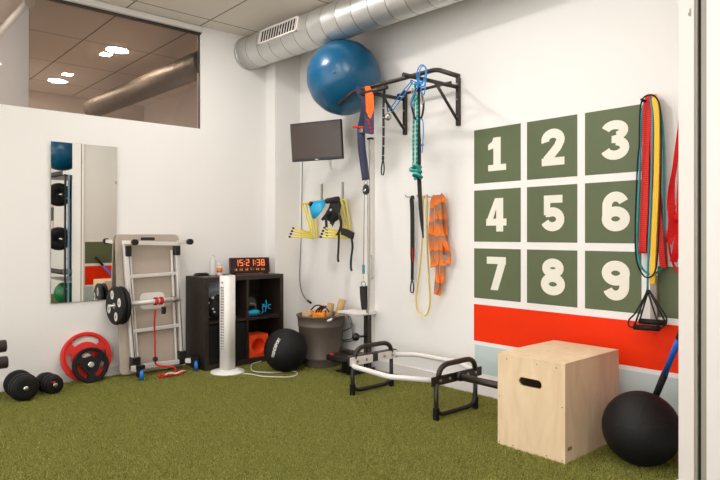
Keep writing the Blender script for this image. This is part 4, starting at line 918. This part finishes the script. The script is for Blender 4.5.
def dumbbell(lab, a, b_, R, caps):
    A, B = Vector(a), Vector(b_); d = (B-A).normalized(); L = (B-A).length; r_ = thing('dumbbell', lab, 'dumbbell', ((A+B)/2).to_tuple()[:2]+(0,), 'dumbbells on the turf')
    MB().tube([A, B], .016, 14).build('handle', M['chrome'], r_)
    for s_, e in ((0, 1), (1, -1)):
        o_ = A if s_ == 0 else B; dd = d*e
        h_ = MB().lathe([(.0001, -.012), (R*.55, -.012), (R*.88, -.010), (R*.90, 0), (R*.90, .03), (R*.97, .034), (R, .042), (R, .072), (R*.95, .08), (R*.3, .082), (.03, .1), (.0001, .1)], o_, dd, 44).build('head', M['black'], r_)
        MB().lathe([(R*.905, .012), (R*.925, .012), (R*.925, .018), (R*.905, .018)], o_, dd, 44).build('rim_ring', M['bronze'], h_)
        MB().lathe([(.0001, -.028), (.018, -.028), (.022, -.022), (.022, -.012)], o_, dd, 16).build('end_cap', M['chrome'], h_)
    return r_, A, d
dumbbell('larger black round-headed dumbbell at the left edge of the turf', (1.30, 5.775, .119), (1.297, 6.06, .119), .117, 1)
d2, A2, dd2 = dumbbell('smaller black dumbbell beside the leaning red plate', (1.555, 5.875, .089), (1.522, 6.085, .089), .087, 1)
k = MB(); 
for i in range(3): k.box(1.515+.016*i, 1.527+.016*i, 5.858, 5.864, .112, .122)
k.build('red_mark', M['redplate'], d2)
lm = thing('roller_machine', 'dark padded rollers on a post, cut by the left edge of the photo', 'exercise machine', (.9, 5.72, 0))
for z, x in ((.507, 1.145), (.372, 1.155)):
    MB().lathe([(.044, 0), (.05, .006), (.05, .34), (.044, .346)], (x-.346, 5.72, z), (1, 0, 0), 24).build('foam_roller', M['brownpad'], lm)
MB().box(.70, .755, 5.69, 5.75, 0, .62).box(.62, .83, 5.5, 5.94, 0, .04).build('post', M['blackp'], lm)
# ------------------------------------------------------------------ trap bar on stands
tb = thing('trap_bar', 'white hexagonal trap bar with dark handles and stand legs on the turf by the wall', 'trap bar', (3.78, 3.62, 0))
ZB = .303
MB().tube(fillet([(3.52, 4.075, ZB), (3.395, 3.93, ZB), (3.36, 3.47, ZB), (3.535, 3.145, ZB)], .035), .021, 14).build('hex_tube', M['white'], tb)
MB().tube(fillet([(4.04, 4.075, ZB), (4.17, 3.93, ZB), (4.2, 3.47, ZB), (4.03, 3.145, ZB)], .035), .021, 14).build('hex_tube', M['white'], tb)
for i, (y, iy) in enumerate(((4.10, -1), (3.12, 1))):
    pltz = (ZB-.036, ZB+.036)
    if i == 0:
        MB().box(3.49, 3.755, y-.018, y-.006, *pltz).box(3.83, 4.07, y-.018, y-.006, *pltz).build('white_plate', M['white'], tb)
    pb = MB().box(3.475, 4.085, y-.006, y+.006, ZB-.036, ZB+.036, .002).build('end_plate', M['bronze'], tb)
    if i == 0: MB().box(3.49, 4.07, y-.006, y+.05, ZB+.036, ZB+.043).build('top_flange', M['bronze'], tb)
    for x in (3.57, 3.68, 3.90, 4.0): MB().lathe([(.013, 0), (.013, .005), (.006, .008)], (x, y-.018 if i == 0 else y-.006, ZB), (0, -1, 0), 10).build('bolt', M['steel'], pb)
    MB().tube(fillet([(3.55, y, ZB+.02), (3.57, y, ZB+.085), (3.635, y, ZB+.118), (3.93, y, ZB+.118), (3.99, y, ZB+.085), (4.005, y, ZB+.02)], .05), .021, 14).build('lift_handle', M['bronze'], tb)
    lgm = MB().tube(fillet([(3.528, y, ZB-.02), (3.528, y, .085), (3.58, y, .04), (3.95, y, .04), (4.005, y, .085), (4.005, y, ZB-.02)], .05), .0185, 12).build('leg_loop', M['blackp'], tb)
    for x in (3.526, 4.007): MB().box(x-.0195, x+.0195, y-.0195, y+.0195, 0, .10, .004).build('rubber_foot', M['black'], lgm)
for y0, y1 in ((3.114, 2.62), (4.106, 4.56)):
    sl = MB().tube([(3.78, y0, ZB), (3.78, y1, ZB)], .027, 16).build('sleeve', M['bronze'], tb)
    MB().tube([(3.78, y0, ZB), (3.78, y0+(.035 if y1 > y0 else -.035), ZB)], .034, 16).build('collar', M['blackp'], sl)
# ------------------------------------------------------------------ plywood box
bx0, bx1, by0, by1, bz = 3.458, 4.165, 2.0, 2.503, .626
pb = thing('plyo_box', 'pale plywood jump box with a dark hand slot on the turf before the mural', 'plyo box', ((bx0+bx1)/2, 2.25, 0))
MB().box(bx0+.018, bx1-.0, by0, by0+.018, 0, bz-.018).build('side_panel', M['ply'], pb)
MB().box(bx0+.018, bx1-.0, by1-.018, by1, 0, bz-.018).build('side_panel', M['ply'], pb)
MB().box(bx1-.018, bx1, by0+.018, by1-.018, 0, bz-.018).build('end_panel', M['ply'], pb)
MB().box(bx0, bx1, by0, by1, bz-.018, bz, .0015).build('lid_panel', M['ply'], pb)
# front panel with a real slot
k = MB(); yc0, yc1, zc0, zc1 = 2.165, 2.335, .432, .488
yo = [by0, by1]; 
sl_ = rrect(yc0, yc1, zc0, zc1, .026, 8)
import itertools
ring_o = []
cxm, czm = (yc0+yc1)/2, (zc0+zc1)/2; Zt = bz-.018
for (a, b) in sl_:
    dx, dz = a-cxm, b-czm
    t_ = min(((by1-cxm)/dx if dx > 0 else (by0-cxm)/dx) if abs(dx) > 1e-9 else 1e9, ((Zt-czm)/dz if dz > 0 else (0-czm)/dz) if abs(dz) > 1e-9 else 1e9)
    ring_o.append((cxm+dx*t_, czm+dz*t_))
# add the true corners by snapping the closest ring points
for cy_, cz_ in ((by0, 0), (by1, 0), (by0, Zt), (by1, Zt)):
    i = min(range(len(ring_o)), key=lambda j: (ring_o[j][0]-cy_)**2+(ring_o[j][1]-cz_)**2); ring_o[i] = (cy_, cz_)
ns_ = len(sl_)
vs = [(bx0, a, b) for a, b in ring_o]+[(bx0, a, b) for a, b in sl_]+[(bx0+.018, a, b) for a, b in sl_]+[(bx0+.018, a, b) for a, b in ring_o]
fs = []
for i in range(ns_):
    j = (i+1) % ns_; fs += [(i, j, ns_+j, ns_+i), (ns_+i, ns_+j, 2*ns_+j, 2*ns_+i), (2*ns_+i, 2*ns_+j, 3*ns_+j, 3*ns_+i), (i, 3*ns_+i, 3*ns_+j, j)]
fp_ = k.add(vs, fs).build('front_panel', M['ply'], pb)
k = MB()
for y, z in ((2.02, .35), (2.49, .33), (2.02, .02), (2.13, .02), (2.38, .02), (2.49, .02), (2.06, .59), (2.2, .59), (2.43, .59)): k.lathe([(.004, 0), (.004, .0008)], (bx0+.0003, y, z), (-1, 0, 0), 8)
k.build('screw_hole', M['dark'], fp_)
MB().box(bx0+.03, bx0+.08, by0-.0008, by0, .075, .098).build('maker_stamp', mat('burnt_stamp', (150, 112, 70), .7), pb)
# ------------------------------------------------------------------ slam ball and blue stick
sc_ = Vector((3.815, 1.69, .226)); sr = .228
sb_ = thing('slam_ball', 'big black slam ball on the turf between plywood box and door frame', 'slam ball', (sc_.x, sc_.y, 0))
MB().ball(sc_, sr, 56, 36, .99).build('ball_skin', M['black'], sb_)
k = MB(); fdv = (Vector((0, 0, EYE))-sc_).normalized(); su = (Vector((0, 0, 1))-fdv*fdv.z).normalized(); sv = su.cross(fdv)
def onball(a, b):
    v = (fdv+sv*a+su*b).normalized(); return sc_+Vector((v.x, v.y, v.z*.99))*(sr-.0012)
for pts in (((-.75, .02), (-.5, .0), (-.3, -.02), (-.17, -.03), (-.08, .06), (.0, .1), (.25, .06), (.5, .1), (.8, .2)), ((-.0, .1), (-.05, .3), (.02, .5), (.03, .8))):
    k.tube(smooth([onball(*p) for p in pts], 6), .003, 6)
k.build('seam', M['gapseam'], sb_)
stk = thing('weighted_stick', 'blue stick with black rubber ends leaning in the corner behind the slam ball', 'stick', (4.27, 1.90, 0))
q0, q1 = Vector((4.12, 1.73, .363)), Vector((3.794, 1.454, .823)); d = (q1-q0)
s0, s1 = q0-d*.735, q0+d*1.29
MB().tube([q0+d*.40, q0+d*.98], .0185, 16).build('grip_sleeve', M['bluestick'], stk)
MB().tube([s0, q0+d*.40], [.0215, .021], 16).build('rubber_end', M['black'], stk)
MB().tube([q0+d*.98, s1], [.021, .0215], 16).build('rubber_end', M['black'], stk)
# ------------------------------------------------------------------ bands by the door frame
hy = 1.885
wh = thing('wall_hook', 'black wall hook holding the colourful bands right of the number 3', 'wall hook', (WX, hy, 2.38))
MB().tube(fillet([(WX-.0005, hy, 2.37), (WX-.12, hy, 2.355), (WX-.125, hy, 2.37)], .01), .010, 10).build('prong', M['blackp'], wh)
MB().box(WX-.01, WX-.0005, hy-.02, hy+.02, 2.32, 2.41).build('back_plate', M['blackp'], wh)
def loop_band(name, lab, cat, x, ptsL, m, kind, w, grp=None, zt=2.375):
    t = thing(name, lab, cat, (x, hy, 2.37), grp); pts = smooth([PX(a, b, x) for a, b in ptsL], 7, True)
    k = MB()
    if kind == 'r': k.ribbon(pts, w, .006, Vector((1, 0, 0)), True)
    else: k.tube(pts, w, 9, True)
    k.build('band', m, t); return t
GB = 'bands on the wall hook'
def hung_band(name, lab, pts, xf, xb, w, m, dpx=2.0):
    t = thing(name, lab, 'resistance band', (xf, hy, 2.37), GB)
    f_ = [PX(a, b, xf-.0) for a, b in pts]; top_ = PX(pts[0][0]+dpx*.3, pts[0][1]-3.2, (xf+xb)/2); b_ = [PX(a+dpx, b, xb) for a, b in pts]
    bot = PX(pts[-1][0]+dpx*.5, pts[-1][1]+3.0, (xf+xb)/2)
    MB().ribbon(smooth([top_]+f_+[bot]+b_[::-1], 6, True), w, .007, (0, 1, 0), True).build('band', m, t)
hung_band('loop_band', 'wide red woven band hanging leftmost on the hook right of the number 3', ((648.5, 99), (646.5, 112), (645.5, 160), (644.5, 205), (643, 235), (642.5, 250)), WX-.07, WX-.03, .05, M['redrope'])
hung_band('loop_band', 'second red woven band on the hook, swinging out to the right', ((652.5, 99), (652.5, 130), (655, 180), (659.5, 225), (662.5, 263)), WX-.075, WX-.035, .04, M['redrope'])
hung_band('loop_band', 'wide yellow resistance band hanging on the wall hook', ((654.5, 99), (656.8, 120), (656.5, 170), (655.2, 210), (653.3, 250), (652.3, 280)), WX-.10, WX-.08, .034, M['yellowband'], .6)
loop_band('tube_band', 'teal tube band hanging in a long loop on the wall hook', 'resistance band', WX-.055, ((651, 97), (657, 101), (661, 115), (664, 150), (664, 200), (663.5, 240), (663.5, 262), (660, 270), (653, 274), (646, 272.5), (640, 264), (637.5, 250), (637.5, 225), (639.5, 180), (641.5, 120), (645, 101)), M['tealtube'], 't', .008, GB)
loop_band('tube_band', 'black tube band hanging in the outermost loop on the wall hook', 'resistance band', WX-.115, ((650.5, 94.8), (643, 98.5), (640, 112), (639.3, 145), (637.8, 160), (636, 200), (635.2, 240), (637, 262), (643, 275), (650, 277), (656, 268), (658.5, 235), (660.5, 190), (661, 140), (660.2, 110), (657, 98.5)), M['black'], 't', .0055, GB)
tv_ = thing('handle_tube', 'teal and grey tube trainer with two black foam handles hanging lowest on the hook', 'resistance band', (WX-.08, hy, 2.37), None)
k = MB(); k.tube(smooth([PX(a, b, WX-.085) for a, b in ((650.5, 97), (652.5, 115), (652, 160), (650, 220), (648, 265), (647.5, 290))], 6), .0075, 8); k.build('tube', M['tealtube'], tv_)
k = MB(); k.ribbon([PX(653.5, 275, WX-.02), PX(654, 325, WX-.02)], .045, .012, Vector((0, 1, 0))); k.build('pale_strap', mat('grey_white_webbing', (170, 160, 150), .8), tv_)
for (h0, h1, y_) in (((639.5, 321), (666, 323), 0), ((634, 327), (659.5, 328.5), 1)):
    xh = WX-.10-.03*y_
    hd = MB().tube([PX(*h0, xh), PX(*h1, xh)], .019, 14).build('handle', M['black'], tv_)
    ap = PX(648.5-y_*1.2, 290, WX-.09); k = MB()
    k.tube([ap, PX(*h0, xh)], .006, 7); k.tube([ap, PX(*h1, xh)], .006, 7)
    k.build('handle_strap', M['blackweb'], hd)
k = MB(); k.tube(smooth([PX(a, b, WX-.11) for a, b in ((648, 290), (640, 305), (634.5, 314), (629, 320), (629, 326), (634, 327.5))], 6), .006, 7); k.tube(smooth([PX(a, b, WX-.11) for a, b in ((649, 290), (658, 304), (666.5, 318), (664, 326), (659.5, 328.5))], 6), .006, 7)
k.build('side_strap', M['blackweb'], tv_)
h2 = Vector((WX, 1.60, 2.28)); wh2 = thing('wall_hook', 'wall hook behind the door frame holding the red straps', 'wall hook', h2)
MB().tube([h2+Vector((-.0005, 0, 0)), h2+Vector((-.10, 0, 0))], .010, 10).build('prong', M['blackp'], wh2)
rs_ = thing('red_strap', 'glossy red strap bundle hanging half hidden behind the door frame', 'strap', (WX-.06, 1.68, 2.25))
k = MB()
for x, pts, w in ((WX-.06, ((680.5, 112), (678.5, 135), (675, 165), (671.8, 185), (671, 205), (672.5, 222), (670, 238), (668, 243)), .05), (WX-.075, ((681, 120), (680.5, 165), (679, 200), (678.8, 225), (677, 245), (673.5, 262)), .045), (WX-.05, ((676, 205), (671.5, 230), (669, 245), (672.5, 262), (679, 273), (683, 276)), .016), (WX-.05, ((672, 180), (670.5, 200), (669.2, 225), (668.6, 240)), .02)):
    k.ribbon(smooth([PX(a, b, x) for a, b in pts], 6), [w*min(1, .2+i/24) for i in range(6*(len(pts)-1)+1)], .006, [Vector((.6*math.sin(i*.22+x*9), -1, 0)) for i in range(6*(len(pts)-1)+1)])
k.build('webbing', M['redweb'], rs_)
MB().ball(PX(678.5, 218, WX-.09), .035, 14, 10).build('bulge', M['redweb'], rs_)
MB().tube([PX(684.5, 108, WX-.06), (WX-.06, 1.60, 2.275)], .006, 6).build('cord', M['redweb'], rs_)
# ------------------------------------------------------------------ store rack beside the camera, seen in the mirror
rk = thing('storage_rack', 'dark storage rack with pale blue uprights, seen only in the wall mirror', 'rack', (3.68, -.4, 0))
for y in (.25, -1.0):
    MB().box(3.40, 3.425, y-.03, y+.03, 0, 2.45).build('dark_post', M['bezel'], rk)
    MB().box(3.462, 3.478, y-.03, y+.03, 0, 2.45).build('upright', M['paleblue'], rk)
    MB().box(3.86, 3.90, y-.03, y+.03, 0, 2.45).build('upright', M['bezel'], rk)
    for z in (.35, .9, 1.45, 2.0): MB().box(3.425, 3.455, y-.012, y+.012, z, z+.02).build('rung', M['paleblue'], rk)
for z in (.62, 2.42): MB().box(3.36, 3.9, -1.0, .25, z, z+.02).box(3.36, 3.37, -1.0, .25, z, z+.09).build('tray', M['bronze'], rk)
MB().box(3.4, 3.9, -1.0, .25, .47, .49).build('shelf', M['white'], rk)
for z in (2.08, 1.27): MB().tube([(3.36, -1.0, z), (3.36, .22, z)], .014, 10).build('hanging_rail', M['chrome'], rk)
for z, lb in ((2.08, 'dark plate on the upper rail of the rack in the mirror'), (1.27, 'dark plate on the lower rail of the rack in the mirror')):
    p_ = thing('weight_plate', lb, 'weight plate', (3.36, .05, z), 'plates on the mirrored rack')
    MB().lathe([(.02, -.05), (.2, -.05), (.215, -.03), (.215, .03), (.2, .05), (.02, .05), (.02, -.05)], (3.36, .05, z), (0, 1, 0), 32).build('disc', M['black'], p_)
    MB().lathe([(.02, -.3), (.075, -.3), (.075, -.05), (.02, -.05), (.02, -.3)], (3.36, -.02, z), (0, 1, 0), 24).build('hub_roll', M['bronze'], p_)
rl = thing('red_band', 'red band with a dark tag hanging on the rack in the mirror', 'strap', (3.33, -.2, 2.05))
MB().ribbon([(3.335, -.22, 2.2), (3.335, -.2, 1.35)], .02, .005, (0, 1, 0)).build('strap', M['redweb'], rl)
MB().box(3.318, 3.329, -.3, -.14, 1.6, 1.85).build('dark_tag', M['bronze'], rl)
eb = thing('exercise_ball', 'blue exercise ball on top of the rack, seen in the mirror', 'exercise ball', (3.52, -.30, 2.51))
MB().ball((3.50, -.28, 2.93), .38, 40, 24).build('ball_skin', M['gymblue'], eb)
MB().lathe([(.014, .376), (.014, .384)], (3.50, -.28, 2.93), (-1, .2, 0), 12).build('valve', M['blackp'], eb)
gb2 = thing('exercise_ball', 'green exercise ball under the rack, seen low in the mirror', 'exercise ball', (3.55, -.28, 0))
MB().ball((3.6, -.28, .225), .225, 36, 22).build('ball_skin', M['gymgreen'], gb2)
MB().lathe([(.012, .222), (.012, .228)], (3.6, -.28, .225), (-1, .3, 0), 12).build('valve', M['blackp'], gb2)
for o_ in (rk, rl, eb, gb2, *[o for o in C.objects if o.get('group') == 'plates on the mirrored rack']): o_.location.y += .39
# ------------------------------------------------------------------ light, camera, view
w = bpy.data.worlds.new('World'); bpy.context.scene.world = w; w.use_nodes = True
w.node_tree.nodes['Background'].inputs[0].default_value = (1.0, .985, .98, 1); w.node_tree.nodes['Background'].inputs[1].default_value = 1.35
cam = bpy.data.cameras.new('camera'); co_ = bpy.data.objects.new('camera', cam); C.objects.link(co_)
co_.location = (0, 0, EYE); co_.rotation_euler = (PI/2, 0, -TH); cam.sensor_width = 36; cam.lens = F_PX/720*36; cam.shift_y = -(240-HOR)/720; cam.clip_start = .05
sc = bpy.context.scene; sc.camera = co_
sc.view_settings.view_transform = 'Standard'; sc.view_settings.look = 'None'; sc.view_settings.gamma = 1; sc.view_settings.exposure = .95
sc.view_settings.use_curve_mapping = False
sc.cycles.max_bounces = 10
